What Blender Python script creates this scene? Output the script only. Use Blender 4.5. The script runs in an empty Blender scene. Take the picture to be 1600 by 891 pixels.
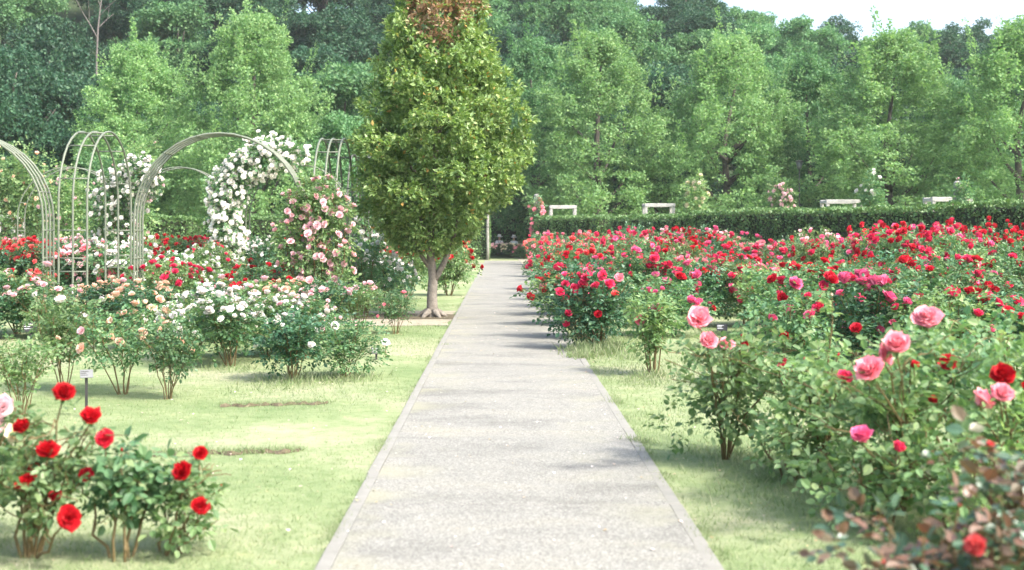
import bpy, math, random
import numpy as np
from mathutils import Vector, Matrix

R = math.radians
rng = np.random.default_rng(7)
random.seed(7)
SC = bpy.context.scene
COL = SC.collection

# ------------------------------------------------------------------ camera, sky, sun, exposure
CAM_H = 1.5
HAZE = 0.0003
FPX = 2000.0            # focal length in photo pixels (1600 wide) : about 45 mm on a 36 mm sensor
VX, HY = 783.0, 362.0   # where the path vanishes in the photo
cam_d = bpy.data.cameras.new('camera')
cam = bpy.data.objects.new('camera', cam_d); COL.objects.link(cam)
cam.location = (0, 0, CAM_H)
cam.rotation_euler = (R(90), 0, 0)
cam_d.sensor_width = 36.0
cam_d.lens = 36.0 * FPX / 1600.0
cam_d.shift_x = (800.0 - VX) / 1600.0
cam_d.shift_y = -(445.5 - HY) / 1600.0
cam_d.clip_start = 0.05
cam_d.clip_end = 3000.0
cam_d.dof.use_dof = True
cam_d.dof.focus_distance = 17.0
cam_d.dof.aperture_fstop = 2.5
SC.camera = cam

SUN_AZ, SUN_EL = 126.0, 48.0          # azimuth clockwise from +Y (the path's direction)
world = bpy.data.worlds.new('World'); SC.world = world; world.use_nodes = True
wn = world.node_tree; wn.nodes.clear()
w_out = wn.nodes.new('ShaderNodeOutputWorld'); w_bg = wn.nodes.new('ShaderNodeBackground')
w_sky = wn.nodes.new('ShaderNodeTexSky'); w_sky.sky_type = 'NISHITA'; w_sky.sun_disc = False
w_sky.sun_elevation = R(SUN_EL); w_sky.sun_rotation = R(SUN_AZ)
w_sky.air_density = 1.0; w_sky.dust_density = 4.0; w_sky.ozone_density = 0.6
w_bg.inputs['Strength'].default_value = 0.15
wn.links.new(w_sky.outputs[0], w_bg.inputs[0]); wn.links.new(w_bg.outputs[0], w_out.inputs[0])

sun_d = bpy.data.lights.new('sun', 'SUN'); sun_d.energy = 2.15; sun_d.angle = R(7.0); sun_d.color = (1.0, 0.96, 0.90)
sun = bpy.data.objects.new('sun', sun_d); COL.objects.link(sun)
sdir = Vector((math.cos(R(SUN_EL)) * math.sin(R(SUN_AZ)), math.cos(R(SUN_EL)) * math.cos(R(SUN_AZ)), math.sin(R(SUN_EL))))
sun.rotation_euler = sdir.to_track_quat('Z', 'Y').to_euler()
sun.location = (30, 0, 40)

SC.view_settings.view_transform = 'Standard'
SC.view_settings.look = 'None'
SC.view_settings.exposure = 1.78
SC.view_settings.gamma = 1.0
SC.view_settings.use_curve_mapping = False
SC.render.engine = 'CYCLES'
cy = SC.cycles
cy.use_denoising = True
cy.max_bounces = 7; cy.diffuse_bounces = 4; cy.glossy_bounces = 2; cy.transmission_bounces = 4; cy.transparent_max_bounces = 4
cy.volume_bounces = 1
cy.caustics_reflective = False; cy.caustics_refractive = False
cy.sample_clamp_indirect = 6.0

# ------------------------------------------------------------------ helpers
def G(px, py):
    """photo pixel -> point on the flat ground"""
    Y = CAM_H * FPX / (py - HY)
    return np.array([(px - VX) * Y / FPX, Y, 0.0])

def AT(px, py, Y):
    """photo pixel and distance -> point in the place"""
    return np.array([(px - VX) * Y / FPX, Y, CAM_H - (py - HY) * Y / FPX])

def ordinal(n):
    w = ['first', 'second', 'third', 'fourth', 'fifth', 'sixth', 'seventh', 'eighth', 'ninth', 'tenth', 'eleventh', 'twelfth',
         'thirteenth', 'fourteenth', 'fifteenth', 'sixteenth']
    return w[n - 1] if n <= len(w) else '%dth' % n

class MB:
    """collects pieces, becomes one mesh"""
    def __init__(self):
        self.v = []; self.f = []; self.m = []; self.n = 0
    def add(self, V, F, m=0):
        V = np.asarray(V, dtype=np.float64).reshape(-1, 3); F = np.asarray(F, dtype=np.int64)
        if len(F) == 0: return self
        self.v.append(V); self.f.append(F + self.n); self.m.append(np.full(len(F), m, dtype=np.int32)); self.n += len(V)
        return self
    def mesh(self, name, mats, smooth=False):
        me = bpy.data.meshes.new(name)
        V = np.concatenate(self.v).astype(np.float32)
        sizes = np.concatenate([np.full(len(f), f.shape[1], dtype=np.int32) for f in self.f])
        loops = np.concatenate([f.ravel() for f in self.f]).astype(np.int32)
        starts = np.concatenate(([0], np.cumsum(sizes)[:-1])).astype(np.int32)
        me.vertices.add(len(V)); me.vertices.foreach_set('co', V.ravel())
        me.loops.add(len(loops)); me.loops.foreach_set('vertex_index', loops)
        me.polygons.add(len(sizes)); me.polygons.foreach_set('loop_start', starts); me.polygons.foreach_set('loop_total', sizes)
        me.polygons.foreach_set('material_index', np.concatenate(self.m))
        me.polygons.foreach_set('use_smooth', np.full(len(sizes), bool(smooth)))
        for mt in (mats if isinstance(mats, (list, tuple)) else [mats]): me.materials.append(mt)
        me.update(calc_edges=True)
        return me

def ob(name, me, parent=None, loc=None, rot=None, scale=None, kind=None):
    o = bpy.data.objects.new(name, me); COL.objects.link(o)
    if parent is not None: o.parent = parent
    if loc is not None: o.location = loc
    if rot is not None: o.rotation_euler = rot
    if scale is not None: o.scale = scale if hasattr(scale, '__len__') else (scale,) * 3
    if kind: o['kind'] = kind
    return o

def thing(name, label, cat, loc=(0, 0, 0), rz=0.0, group=None, me=None, scale=1.0):
    o = ob(name, me, None, loc, (0, 0, rz), scale)
    o['label'] = label; o['category'] = cat
    if group: o['group'] = group
    return o

def nrm(a):
    a = np.asarray(a, dtype=np.float64)
    return a / (np.linalg.norm(a, axis=-1, keepdims=True) + 1e-9)

def box(c, s):
    x, y, z = np.array(s) / 2
    V = np.array([[-x,-y,-z],[x,-y,-z],[x,y,-z],[-x,y,-z],[-x,-y,z],[x,-y,z],[x,y,z],[-x,y,z]]) + np.array(c)
    F = np.array([[0,3,2,1],[4,5,6,7],[0,1,5,4],[1,2,6,5],[2,3,7,6],[3,0,4,7]])
    return V, F

def bevbox(c, s, b=0.01):
    """box with chamfered vertical and top edges"""
    x, y, z = np.array(s) / 2
    V = []
    for (zz, ins) in ((-z, 0), (z - b, 0), (z, b)):
        X, Y = x - ins, y - ins; k = b
        V += [[-X+k,-Y,zz],[X-k,-Y,zz],[X,-Y+k,zz],[X,Y-k,zz],[X-k,Y,zz],[-X+k,Y,zz],[-X,Y-k,zz],[-X,-Y+k,zz]]
    V = np.array(V) + np.array(c); mb = MB()
    F = []
    for r in range(2):
        for i in range(8):
            j = (i + 1) % 8; F.append([r*8+i, r*8+j, r*8+8+j, r*8+8+i])
    mb.add(V, F)
    top = np.array([[16,17,18,19],[16,19,20,23],[20,21,22,23]]); 
    bot = np.array([[3,2,1,0],[7,4,3,0],[7,6,5,4]])
    mb.f += [top, bot]; mb.m += [np.zeros(3, np.int32), np.zeros(3, np.int32)]
    return mb

def tube(P, rad, sides=6, cap=True):
    P = np.asarray(P, dtype=np.float64); n = len(P)
    rad = np.broadcast_to(np.asarray(rad, dtype=np.float64), (n,))
    T = np.gradient(P, axis=0); T = nrm(T)
    ref = np.array([0.0, 0, 1]) if abs(T[0][2]) < 0.9 else np.array([1.0, 0, 0])
    X = nrm(np.cross(ref, T[0])); V = []
    a = np.arange(sides) * 2 * math.pi / sides
    for i in range(n):
        X = nrm(X - T[i] * np.dot(X, T[i])); Yv = np.cross(T[i], X)
        V.append(P[i] + rad[i] * (np.cos(a)[:, None] * X + np.sin(a)[:, None] * Yv))
    V = np.concatenate(V); F = []
    for i in range(n - 1):
        for k in range(sides):
            j = (k + 1) % sides; F.append([i*sides+k, i*sides+j, (i+1)*sides+j, (i+1)*sides+k])
    if cap:
        V = np.concatenate([V, P[-1:], P[:1]])
        e = n * sides
        for k in range(sides):
            j = (k + 1) % sides
            F.append([(n-1)*sides+k, (n-1)*sides+j, e, e]); F.append([j, k, e+1, e+1])
        F4 = np.array(F[:-2*sides]); F3 = np.array(F[-2*sides:])[:, :3]
        return V, F4, F3
    return V, np.array(F), np.zeros((0, 3), int)

def add_tube(mb, P, rad, sides=6, m=0):
    V, F4, F3 = tube(P, rad, sides); n0 = mb.n
    mb.add(V, F4, m)
    mb.f.append(F3 + n0); mb.m.append(np.full(len(F3), m, np.int32))

def scatter(mb, T, F, pos, d, up, s, m=0):
    """copies of leaf template T (y along d) at pos"""
    pos = np.asarray(pos); d = nrm(d); x = nrm(np.cross(d, up)); z = np.cross(x, d); s = np.asarray(s).reshape(-1, 1, 1)
    V = pos[:, None, :] + s * (T[None, :, 0:1] * x[:, None, :] + T[None, :, 1:2] * d[:, None, :] + T[None, :, 2:3] * z[:, None, :])
    n, k = len(pos), len(T)
    FF = (F[None, :, :] + (np.arange(n) * k)[:, None, None]).reshape(-1, F.shape[1])
    mb.add(V.reshape(-1, 3), FF, m)

def rand_dir(n, g=None):
    g = g or rng
    return nrm(g.normal(size=(n, 3)))

LEAF_T = np.array([[0, 0, 0], [.30, .45, .07], [0, 1, -.10], [-.30, .45, .07]]); LEAF_F = np.array([[0, 1, 2], [0, 2, 3]])
ROSE_T = np.array([[0, 0, 0], [.30, .28, .07], [.27, .66, .05], [0, 1, -.10], [-.27, .66, .05], [-.30, .28, .07]])
ROSE_F = np.array([[0, 1, 2, 3], [0, 3, 4, 5]])
BLADE_T = np.array([[-.085, 0, 0], [.085, 0, 0], [.02, 1, -.25]]); BLADE_F = np.array([[0, 1, 2]])

# ------------------------------------------------------------------ materials
def new_mat(name):
    m = bpy.data.materials.new(name); m.use_nodes = True; m.node_tree.nodes.clear()
    return m, m.node_tree.nodes, m.node_tree.links

def ramp(N, stops):
    r = N.new('ShaderNodeValToRGB'); e = r.color_ramp.elements
    while len(e) < len(stops): e.new(0.5)
    for i, (p, c) in enumerate(stops): e[i].position = p; e[i].color = (*c, 1)
    return r

def leaf_mat(name, stops, trans=0.35, rough=0.45, spec=0.35, tint=(1.1, 1.2, 0.6), var=0.25):
    m, N, L = new_mat(name)
    out = N.new('ShaderNodeOutputMaterial'); geo = N.new('ShaderNodeNewGeometry'); oi = N.new('ShaderNodeObjectInfo')
    rp = ramp(N, stops); L.new(geo.outputs['Random Per Island'], rp.inputs[0])
    mr = N.new('ShaderNodeMapRange'); mr.inputs[3].default_value = 1 - var; mr.inputs[4].default_value = 1 + var
    L.new(oi.outputs['Random'], mr.inputs[0])
    mul = N.new('ShaderNodeMix'); mul.data_type = 'RGBA'; mul.blend_type = 'MULTIPLY'; mul.inputs[0].default_value = 1.0
    cmb = N.new('ShaderNodeCombineColor'); 
    for i in range(3): L.new(mr.outputs[0], cmb.inputs[i])
    L.new(rp.outputs[0], mul.inputs[6]); L.new(cmb.outputs[0], mul.inputs[7])
    pb = N.new('ShaderNodeBsdfPrincipled'); pb.inputs['Roughness'].default_value = rough; pb.inputs['Specular IOR Level'].default_value = spec
    L.new(mul.outputs[2], pb.inputs['Base Color'])
    tr = N.new('ShaderNodeBsdfTranslucent'); t2 = N.new('ShaderNodeMix'); t2.data_type = 'RGBA'; t2.blend_type = 'MULTIPLY'; t2.inputs[0].default_value = 1.0
    t2.clamp_result = False
    L.new(mul.outputs[2], t2.inputs[6]); t2.inputs[7].default_value = (*tint, 1); L.new(t2.outputs[2], tr.inputs[0])
    mx = N.new('ShaderNodeMixShader'); mx.inputs[0].default_value = trans
    L.new(pb.outputs[0], mx.inputs[1]); L.new(tr.outputs[0], mx.inputs[2]); L.new(mx.outputs[0], out.inputs[0])
    return m

def petal_mat(name, c, c2=None, trans=0.3):
    c2 = c2 or tuple(min(1, x * 1.25 + 0.01) for x in c)
    return leaf_mat(name, [(0, c), (1, c2)], trans=trans, rough=0.55, spec=0.2, tint=(1.1, 1.0, 1.0), var=0.14)

def surf_mat(name, c1, c2, scale=8, rough=0.8, bump=0.3, detail=8, c3=None, scale2=60, bscale=None, metallic=0.0, bdist=0.02):
    m, N, L = new_mat(name)
    out = N.new('ShaderNodeOutputMaterial'); pb = N.new('ShaderNodeBsdfPrincipled'); tc = N.new('ShaderNodeTexCoord')
    n1 = N.new('ShaderNodeTexNoise'); n1.inputs['Scale'].default_value = scale; n1.inputs['Detail'].default_value = detail; n1.inputs['Roughness'].default_value = .65
    L.new(tc.outputs['Object'], n1.inputs['Vector'])
    st = [(.32, c1), (.68, c2)] if c3 is None else [(.3, c1), (.52, c2), (.72, c3)]
    rp = ramp(N, st); L.new(n1.outputs[0], rp.inputs[0]); L.new(rp.outputs[0], pb.inputs['Base Color'])
    pb.inputs['Roughness'].default_value = rough; pb.inputs['Metallic'].default_value = metallic; pb.inputs['Specular IOR Level'].default_value = .3
    n2 = N.new('ShaderNodeTexNoise'); n2.inputs['Scale'].default_value = bscale or scale2; n2.inputs['Detail'].default_value = 6
    L.new(tc.outputs['Object'], n2.inputs['Vector'])
    bp = N.new('ShaderNodeBump'); bp.inputs['Strength'].default_value = bump; bp.inputs['Distance'].default_value = bdist
    L.new(n2.outputs[0], bp.inputs['Height']); L.new(bp.outputs[0], pb.inputs['Normal']); L.new(pb.outputs[0], out.inputs[0])
    return m

M = {}
M['rose_leaf'] = leaf_mat('rose_leaf', [(0, (.07, .16, .075)), (.55, (.115, .23, .105)), (.9, (.185, .30, .135)), (1, (.27, .33, .15))], tint=(1.05, 1.15, .7), trans=.38, rough=.42, spec=.45)
M['rose_leaf_dark'] = leaf_mat('rose_leaf_dark', [(0, (.038, .11, .058)), (.6, (.068, .17, .085)), (1, (.13, .235, .115))], trans=.28, rough=.4, spec=.45)
M['rose_leaf_light'] = leaf_mat('rose_leaf_light', [(0, (.12, .215, .09)), (.6, (.18, .295, .125)), (1, (.30, .38, .18))], tint=(1.1, 1.15, .7), trans=.42, rough=.45, spec=.4)
M['rose_leaf_bronze'] = leaf_mat('rose_leaf_bronze', [(0, (.045, .10, .06)), (.45, (.075, .15, .085)), (.55, (.12, .10, .055)), (.8, (.165, .085, .055)), (1, (.22, .16, .115))], trans=.25, rough=.32, spec=.5, tint=(1.3, .9, .5))
M['cane'] = surf_mat('cane', (.10, .085, .035), (.19, .13, .06), 14, .7)
M['cane_green'] = surf_mat('cane_green', (.12, .15, .05), (.22, .15, .07), 14, .65)
M['sepal'] = leaf_mat('sepal', [(0, (.08, .16, .05)), (1, (.13, .22, .07))])
PET = {
    'scarlet':   petal_mat('petal_scarlet', (.36, .004, .010), (.56, .012, .020)),
    'red':       petal_mat('petal_red', (.48, .010, .028), (.72, .035, .065)),
    'crimson':   petal_mat('petal_crimson', (.62, .03, .10), (.82, .085, .19)),
    'hot pink':  petal_mat('petal_hot_pink', (.74, .11, .27), (.88, .24, .41)),
    'rose pink': petal_mat('petal_rose_pink', (.84, .25, .33), (.93, .48, .52)),
    'coral':     petal_mat('petal_coral', (.76, .09, .10), (.88, .24, .22)),
    'pale pink': petal_mat('petal_pale_pink', (.86, .54, .58), (.92, .72, .74)),
    'peach':     petal_mat('petal_peach', (.87, .56, .40), (.92, .74, .62)),
    'white':     petal_mat('petal_white', (.80, .79, .74), (.88, .87, .84)),
    'cream':     petal_mat('petal_cream', (.82, .74, .50), (.88, .82, .66)),
}
M['tree_leaf'] = leaf_mat('tree_leaf', [(0, (.14, .235, .08)), (.5, (.21, .325, .115)), (.90, (.315, .42, .165)), (.985, (.37, .44, .18)), (.990, (.40, .28, .09)), (1, (.42, .25, .08))], trans=.34, rough=.42, spec=.4, tint=(1.1, 1.15, .5), var=.02)
M['dry_leaf'] = leaf_mat('dry_leaf', [(0, (.26, .16, .10)), (.5, (.40, .26, .165)), (.75, (.50, .37, .25)), (1, (.24, .29, .10))], trans=.3, tint=(1.2, .9, .6), var=.02)
M['bark'] = surf_mat('bark', (.13, .115, .095), (.27, .24, .20), 9, .9, .7, scale2=28)
M['bark_dark'] = surf_mat('bark_dark', (.05, .045, .038), (.11, .095, .08), 6, .9, .5)
M['dead_wood'] = surf_mat('dead_wood', (.11, .10, .09), (.19, .175, .16), 6, .9, .4)
M['leaf_lime'] = leaf_mat('leaf_lime', [(0, (.16, .295, .125)), (.6, (.235, .395, .17)), (1, (.34, .485, .215))], tint=(1.05, 1.15, .68), trans=.42, rough=.55, spec=.2, var=.10)
M['leaf_mid'] = leaf_mat('leaf_mid', [(0, (.08, .19, .085)), (.6, (.125, .26, .11)), (1, (.19, .33, .14))], tint=(1.0, 1.15, .75), trans=.36, rough=.5, spec=.25, var=.14)
M['leaf_dark'] = leaf_mat('leaf_dark', [(0, (.022, .070, .038)), (.6, (.040, .108, .055)), (1, (.07, .15, .072))], tint=(1.0, 1.15, .8), trans=.28, rough=.5, spec=.3, var=.22)
M['hedge_leaf'] = leaf_mat('hedge_leaf', [(0, (.08, .165, .06)), (.6, (.13, .235, .085)), (1, (.20, .30, .115))], trans=.25, rough=.4, spec=.4, var=.05)
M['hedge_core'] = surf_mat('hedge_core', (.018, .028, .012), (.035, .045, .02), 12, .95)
M['paint'] = surf_mat('pale_green_paint', (.105, .128, .092), (.16, .182, .138), 5, .5, .12, c3=(.13, .135, .10))
M['iron'] = surf_mat('dark_iron', (.06, .065, .055), (.12, .12, .10), 7, .6, .2)
M['timber'] = surf_mat('weathered_timber', (.30, .29, .27), (.46, .45, .42), 6, .85, .35)
M['stone_post'] = surf_mat('stone_post', (.20, .195, .17), (.33, .32, .29), 7, .9, .6)
M['plate'] = surf_mat('grey_plate', (.11, .118, .122), (.15, .158, .162), 10, .4, .05)
M['stake'] = surf_mat('black_stake', (.022, .022, .022), (.045, .045, .045), 10, .5, .05)
M['print'] = surf_mat('label_print', (.62, .63, .62), (.70, .70, .69), 10, .5, .0)
M['skin'] = surf_mat('skin', (.50, .31, .22), (.57, .37, .27), 12, .55, .05)
M['shirt'] = surf_mat('pale_shirt', (.66, .68, .70), (.78, .79, .80), 9, .85, .2)
M['trousers'] = surf_mat('trousers', (.10, .11, .13), (.15, .16, .18), 9, .85, .2)
M['hat'] = surf_mat('hat_cloth', (.70, .69, .65), (.80, .79, .76), 12, .85, .15)
M['hair'] = surf_mat('hair', (.03, .025, .02), (.06, .05, .04), 30, .6, .3)
M['strap'] = surf_mat('strap', (.03, .03, .03), (.05, .05, .05), 30, .6, .1)
M['soil'] = surf_mat('soil', (.06, .05, .03), (.11, .09, .055), 14, .95, .8, c3=(.15, .125, .08), bscale=45)
M['sandy'] = surf_mat('sandy_soil', (.22, .18, .125), (.31, .275, .21), 5, .95, .5, c3=(.28, .285, .185), bscale=55)
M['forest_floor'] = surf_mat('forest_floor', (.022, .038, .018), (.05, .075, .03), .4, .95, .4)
M['concrete'] = surf_mat('kerb_concrete', (.19, .186, .162), (.248, .243, .214), 7, .88, .35, bscale=90, bdist=.006)

def lawn_mat():
    m, N, L = new_mat('lawn')
    out = N.new('ShaderNodeOutputMaterial'); pb = N.new('ShaderNodeBsdfPrincipled'); tc = N.new('ShaderNodeTexCoord')
    a = N.new('ShaderNodeTexNoise'); a.inputs['Scale'].default_value = .42; a.inputs['Detail'].default_value = 5; a.inputs['Roughness'].default_value = .6
    b = N.new('ShaderNodeTexNoise'); b.inputs['Scale'].default_value = 7; b.inputs['Detail'].default_value = 8; b.inputs['Roughness'].default_value = .7
    c = N.new('ShaderNodeTexNoise'); c.inputs['Scale'].default_value = 90; c.inputs['Detail'].default_value = 4
    for n in (a, b, c): L.new(tc.outputs['Object'], n.inputs['Vector'])
    ra = ramp(N, [(.34, (.175, .235, .115)), (.48, (.25, .295, .165)), (.62, (.345, .345, .245))]); L.new(a.outputs[0], ra.inputs[0])
    rb = ramp(N, [(.3, (.55, .68, .50)), (.55, (1, 1, 1)), (.75, (1.25, 1.15, 1.0))]); L.new(b.outputs[0], rb.inputs[0])
    rc = ramp(N, [(.35, (.6, .66, .5)), (.65, (1.15, 1.12, 1.0))]); L.new(c.outputs[0], rc.inputs[0])
    m1 = N.new('ShaderNodeMix'); m1.data_type = 'RGBA'; m1.blend_type = 'MULTIPLY'; m1.inputs[0].default_value = .8
    L.new(ra.outputs[0], m1.inputs[6]); L.new(rb.outputs[0], m1.inputs[7])
    m2 = N.new('ShaderNodeMix'); m2.data_type = 'RGBA'; m2.blend_type = 'MULTIPLY'; m2.inputs[0].default_value = .6
    L.new(m1.outputs[2], m2.inputs[6]); L.new(rc.outputs[0], m2.inputs[7])
    L.new(m2.outputs[2], pb.inputs['Base Color']); pb.inputs['Roughness'].default_value = .95; pb.inputs['Specular IOR Level'].default_value = .1
    bp = N.new('ShaderNodeBump'); bp.inputs['Strength'].default_value = .6; bp.inputs['Distance'].default_value = .02
    L.new(c.outputs[0], bp.inputs['Height']); L.new(bp.outputs[0], pb.inputs['Normal']); L.new(pb.outputs[0], out.inputs[0])
    return m
M['lawn'] = lawn_mat()

def path_mat():
    """washed aggregate concrete: small pale and dark stones, with worn sandy and mossy patches"""
    m, N, L = new_mat('aggregate_concrete')
    out = N.new('ShaderNodeOutputMaterial'); pb = N.new('ShaderNodeBsdfPrincipled'); tc = N.new('ShaderNodeTexCoord'); geo = N.new('ShaderNodeNewGeometry')
    v = N.new('ShaderNodeTexVoronoi'); v.inputs['Scale'].default_value = 150
    L.new(geo.outputs['Position'], v.inputs['Vector'])
    sep = N.new('ShaderNodeSeparateColor'); L.new(v.outputs['Color'], sep.inputs[0])
    rs = ramp(N, [(0, (.118, .116, .099)), (.3, (.19, .187, .163)), (.7, (.238, .234, .205)), (1, (.362, .355, .318))]); L.new(sep.outputs[0], rs.inputs[0])
    big = N.new('ShaderNodeTexNoise'); big.inputs['Scale'].default_value = 1.1; big.inputs['Detail'].default_value = 8; big.inputs['Roughness'].default_value = .65
    mpg = N.new('ShaderNodeMapping'); mpg.inputs['Scale'].default_value = (.7, 1.5, 1); L.new(geo.outputs['Position'], mpg.inputs['Vector']); L.new(mpg.outputs[0], big.inputs['Vector'])
    rb = ramp(N, [(.3, (.66, .66, .655)), (.5, (1, 1, 1)), (.7, (1.14, 1.12, 1.06))]); L.new(big.outputs[0], rb.inputs[0])
    m1 = N.new('ShaderNodeMix'); m1.data_type = 'RGBA'; m1.blend_type = 'MULTIPLY'; m1.inputs[0].default_value = 1
    L.new(rs.outputs[0], m1.inputs[6]); L.new(rb.outputs[0], m1.inputs[7])
    # mossy sand drifting in from the two edges
    sx = N.new('ShaderNodeSeparateXYZ'); L.new(geo.outputs['Position'], sx.inputs[0])
    cen = N.new('ShaderNodeMath'); cen.operation = 'SUBTRACT'; L.new(sx.outputs[0], cen.inputs[0]); cen.inputs[1].default_value = .083
    ab = N.new('ShaderNodeMath'); ab.operation = 'ABSOLUTE'; L.new(cen.outputs[0], ab.inputs[0])
    e = N.new('ShaderNodeMapRange'); e.inputs[1].default_value = .35; e.inputs[2].default_value = .95; L.new(ab.outputs[0], e.inputs[0])
    n3 = N.new('ShaderNodeTexNoise'); n3.inputs['Scale'].default_value = 1.7; n3.inputs['Detail'].default_value = 6; L.new(geo.outputs['Position'], n3.inputs['Vector'])
    r3 = ramp(N, [(.48, (0, 0, 0)), (.66, (1, 1, 1))]); L.new(n3.outputs[0], r3.inputs[0])
    mm = N.new('ShaderNodeMath'); mm.operation = 'MULTIPLY'; L.new(e.outputs[0], mm.inputs[0]); L.new(r3.outputs[0], mm.inputs[1])
    m7 = N.new('ShaderNodeMath'); m7.operation = 'MULTIPLY'; L.new(mm.outputs[0], m7.inputs[0]); m7.inputs[1].default_value = .75
    m2 = N.new('ShaderNodeMix'); m2.data_type = 'RGBA'; L.new(m7.outputs[0], m2.inputs[0]); L.new(m1.outputs[2], m2.inputs[6]); m2.inputs[7].default_value = (.28, .275, .185, 1)
    L.new(m2.outputs[2], pb.inputs['Base Color']); pb.inputs['Roughness'].default_value = .85; pb.inputs['Specular IOR Level'].default_value = .25
    bp = N.new('ShaderNodeBump'); bp.inputs['Strength'].default_value = .5; bp.inputs['Distance'].default_value = .005
    inv = N.new('ShaderNodeMath'); inv.operation = 'SUBTRACT'; inv.inputs[0].default_value = 1; L.new(v.outputs['Distance'], inv.inputs[1])
    L.new(inv.outputs[0], bp.inputs['Height']); L.new(bp.outputs[0], pb.inputs['Normal']); L.new(pb.outputs[0], out.inputs[0])
    return m
M['path'] = path_mat()
M['grass_blade'] = leaf_mat('grass_blade', [(0, (.175, .25, .11)), (.45, (.235, .30, .15)), (.75, (.29, .335, .20)), (1, (.36, .36, .255))], trans=.35, rough=.6, spec=.15, tint=(1.1, 1.15, .7), var=0)

# ------------------------------------------------------------------ ground, hill, path
PX0, PX1 = -.822, .987          # the path's two edges
PATH_END = 66.0
def hill_h(x, y):
    t = np.clip((y - 72) / 72, 0, 1); t = t * t * (3 - 2 * t)
    H = np.interp(x, [-120, -45, -10, 18, 30, 60, 80, 130], [34, 30, 24, 19.0, 15.4, 14.6, 17, 22])
    return t * H + np.where(t > 0, .5 * np.sin(x * .21) * np.sin(y * .17) * t, 0)

mb = MB()
mb.add([[-300, -60, 0], [300, -60, 0], [300, 400, 0], [-300, 400, 0]], [[0, 1, 2, 3]])
ob('ground', mb.mesh('ground', M['lawn']), kind='structure')
gx = np.linspace(-130, 130, 53); gy = np.linspace(72, 230, 41)
XX, YY = np.meshgrid(gx, gy); ZZ = hill_h(XX, YY) + .004
V = np.stack([XX, YY, ZZ], -1).reshape(-1, 3); nx = len(gx)
F = [[j*nx+i, j*nx+i+1, (j+1)*nx+i+1, (j+1)*nx+i] for j in range(len(gy)-1) for i in range(nx-1)]
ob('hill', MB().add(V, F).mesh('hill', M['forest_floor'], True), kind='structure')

def blob_sheet(pts, z, n=6):
    """closed outline subdivided with a wavy edge, as a thin sheet"""
    pts = [np.array(p, float) for p in pts]; O = []
    for i in range(len(pts)):
        a, b = pts[i], pts[(i+1) % len(pts)]
        for k in range(n):
            p = a + (b - a) * k / n; O.append([p[0] + rng.normal() * .05, p[1] + rng.normal() * .08, z])
    c = np.mean(O, axis=0); V = np.array(O + [c]); k = len(O)
    return V, np.array([[i, (i+1) % k, k] for i in range(k)])

# path: a bed with recessed joints, cast slabs on it and flush kerbstones beside it
path = ob('path', MB().add(*box(((PX0+PX1)/2, (2 + PATH_END)/2, -.046), (PX1-PX0 - .02, PATH_END-2, .10))).mesh('path_bed', M['sandy']), kind='structure')
SL = 2.53; kw = .07
slab_me = bevbox((0, 0, 0), (PX1 - PX0 - 2*kw - .002, SL - .008, .05), .003).mesh('slab', M['path'])
y = 2.62 - .7
i = 0
while y + SL <= PATH_END + .2:
    ob('slab', slab_me, path, ((PX0+PX1)/2, y + SL/2, -.009 + .001 * math.sin(i * 2.1))); y += SL; i += 1
kl = .9
ks_me = bevbox((0, 0, 0), (kw, kl - .004, .08), .003).mesh('kerbstone', M['concrete'])
for sx in (PX0 + kw/2, PX1 - kw/2):
    y = 2.5
    while y < PATH_END:
        ob('kerbstone', ks_me, path, (sx + rng.normal() * .002, y + kl/2, -.027 + rng.normal() * .0015), (0, 0, rng.normal() * .002)); y += kl
# bare strips
V, F = blob_sheet([(PX1+.01, 24), (1.3, 24), (1.65, 34), (2.0, 50), (2.6, 70), (PX1+.01, 70)], .006)
ob('bare_verge', MB().add(V, F).mesh('bare_verge', M['sandy']), kind='structure')
V, F = blob_sheet([(-3.6, 20.3), (PX0-.01, 20.4), (PX0-.01, 24.2), (-3.4, 24.0)], .006)
ob('sandy_cross_path', MB().add(V, F).mesh('sandy_cross_path', M['sandy']), kind='structure')
V, F = blob_sheet([(-14, 58.3), (PX0-.01, 58.3), (PX0-.01, 61.2), (-14, 61.2)], .006)
ob('far_cross_path', MB().add(V, F).mesh('far_cross_path', M['sandy']), kind='structure')

# ------------------------------------------------------------------ grass
def grass_points(n, x0, x1, y0, y1, dens_pow=1.0):
    u = rng.random(n)
    Y = y0 * (y1 / y0) ** u                       # more of it where it shows larger
    X = x0 + (x1 - x0) * rng.random(n)
    return X, Y
def patchy(x, y):
    return (np.sin(x*1.7 + 1.3*np.sin(y*.9)) + np.sin(y*1.31 + 2*np.sin(x*.7)) + np.sin(x*3.9 - y*2.2) * .6 + np.sin(x*.6+y*.45)*.8)
mb = MB()
def sow(n, x0, x1, y0, y1, h0, h1, thr=-9):
    X, Y = grass_points(n, x0, x1, y0, y1)
    keep = (np.abs(X / Y * FPX + VX - 800) < 950 + 900 / Y * 1.0) & ((X < PX0 - .005) | (X > PX1 + .005))
    keep &= (patchy(X, Y) + rng.normal(size=n) * .8) > thr
    keep &= ~((Y > 20.3) & (Y < 24.1) & (X > -3.5) & (X < 0) & (rng.random(n) < .93))
    X, Y = X[keep], Y[keep]; k = len(X)
    d = nrm(np.stack([rng.normal(size=k) * .55, rng.normal(size=k) * .55, np.ones(k)], -1))
    up = rand_dir(k); hh = (h0 + (h1 - h0) * rng.random(k) ** 1.5) * (1 + .03 * np.maximum(Y - 8, 0))
    scatter(mb, BLADE_T, BLADE_F, np.stack([X, Y, np.zeros(k)], -1), d, up, hh)
sow(210000, -8.5, PX0, 4.2, 26, .010, .026, -1.2)
sow(130000, PX1, 6.5, 3.6, 26, .012, .032, -1.5)
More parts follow.
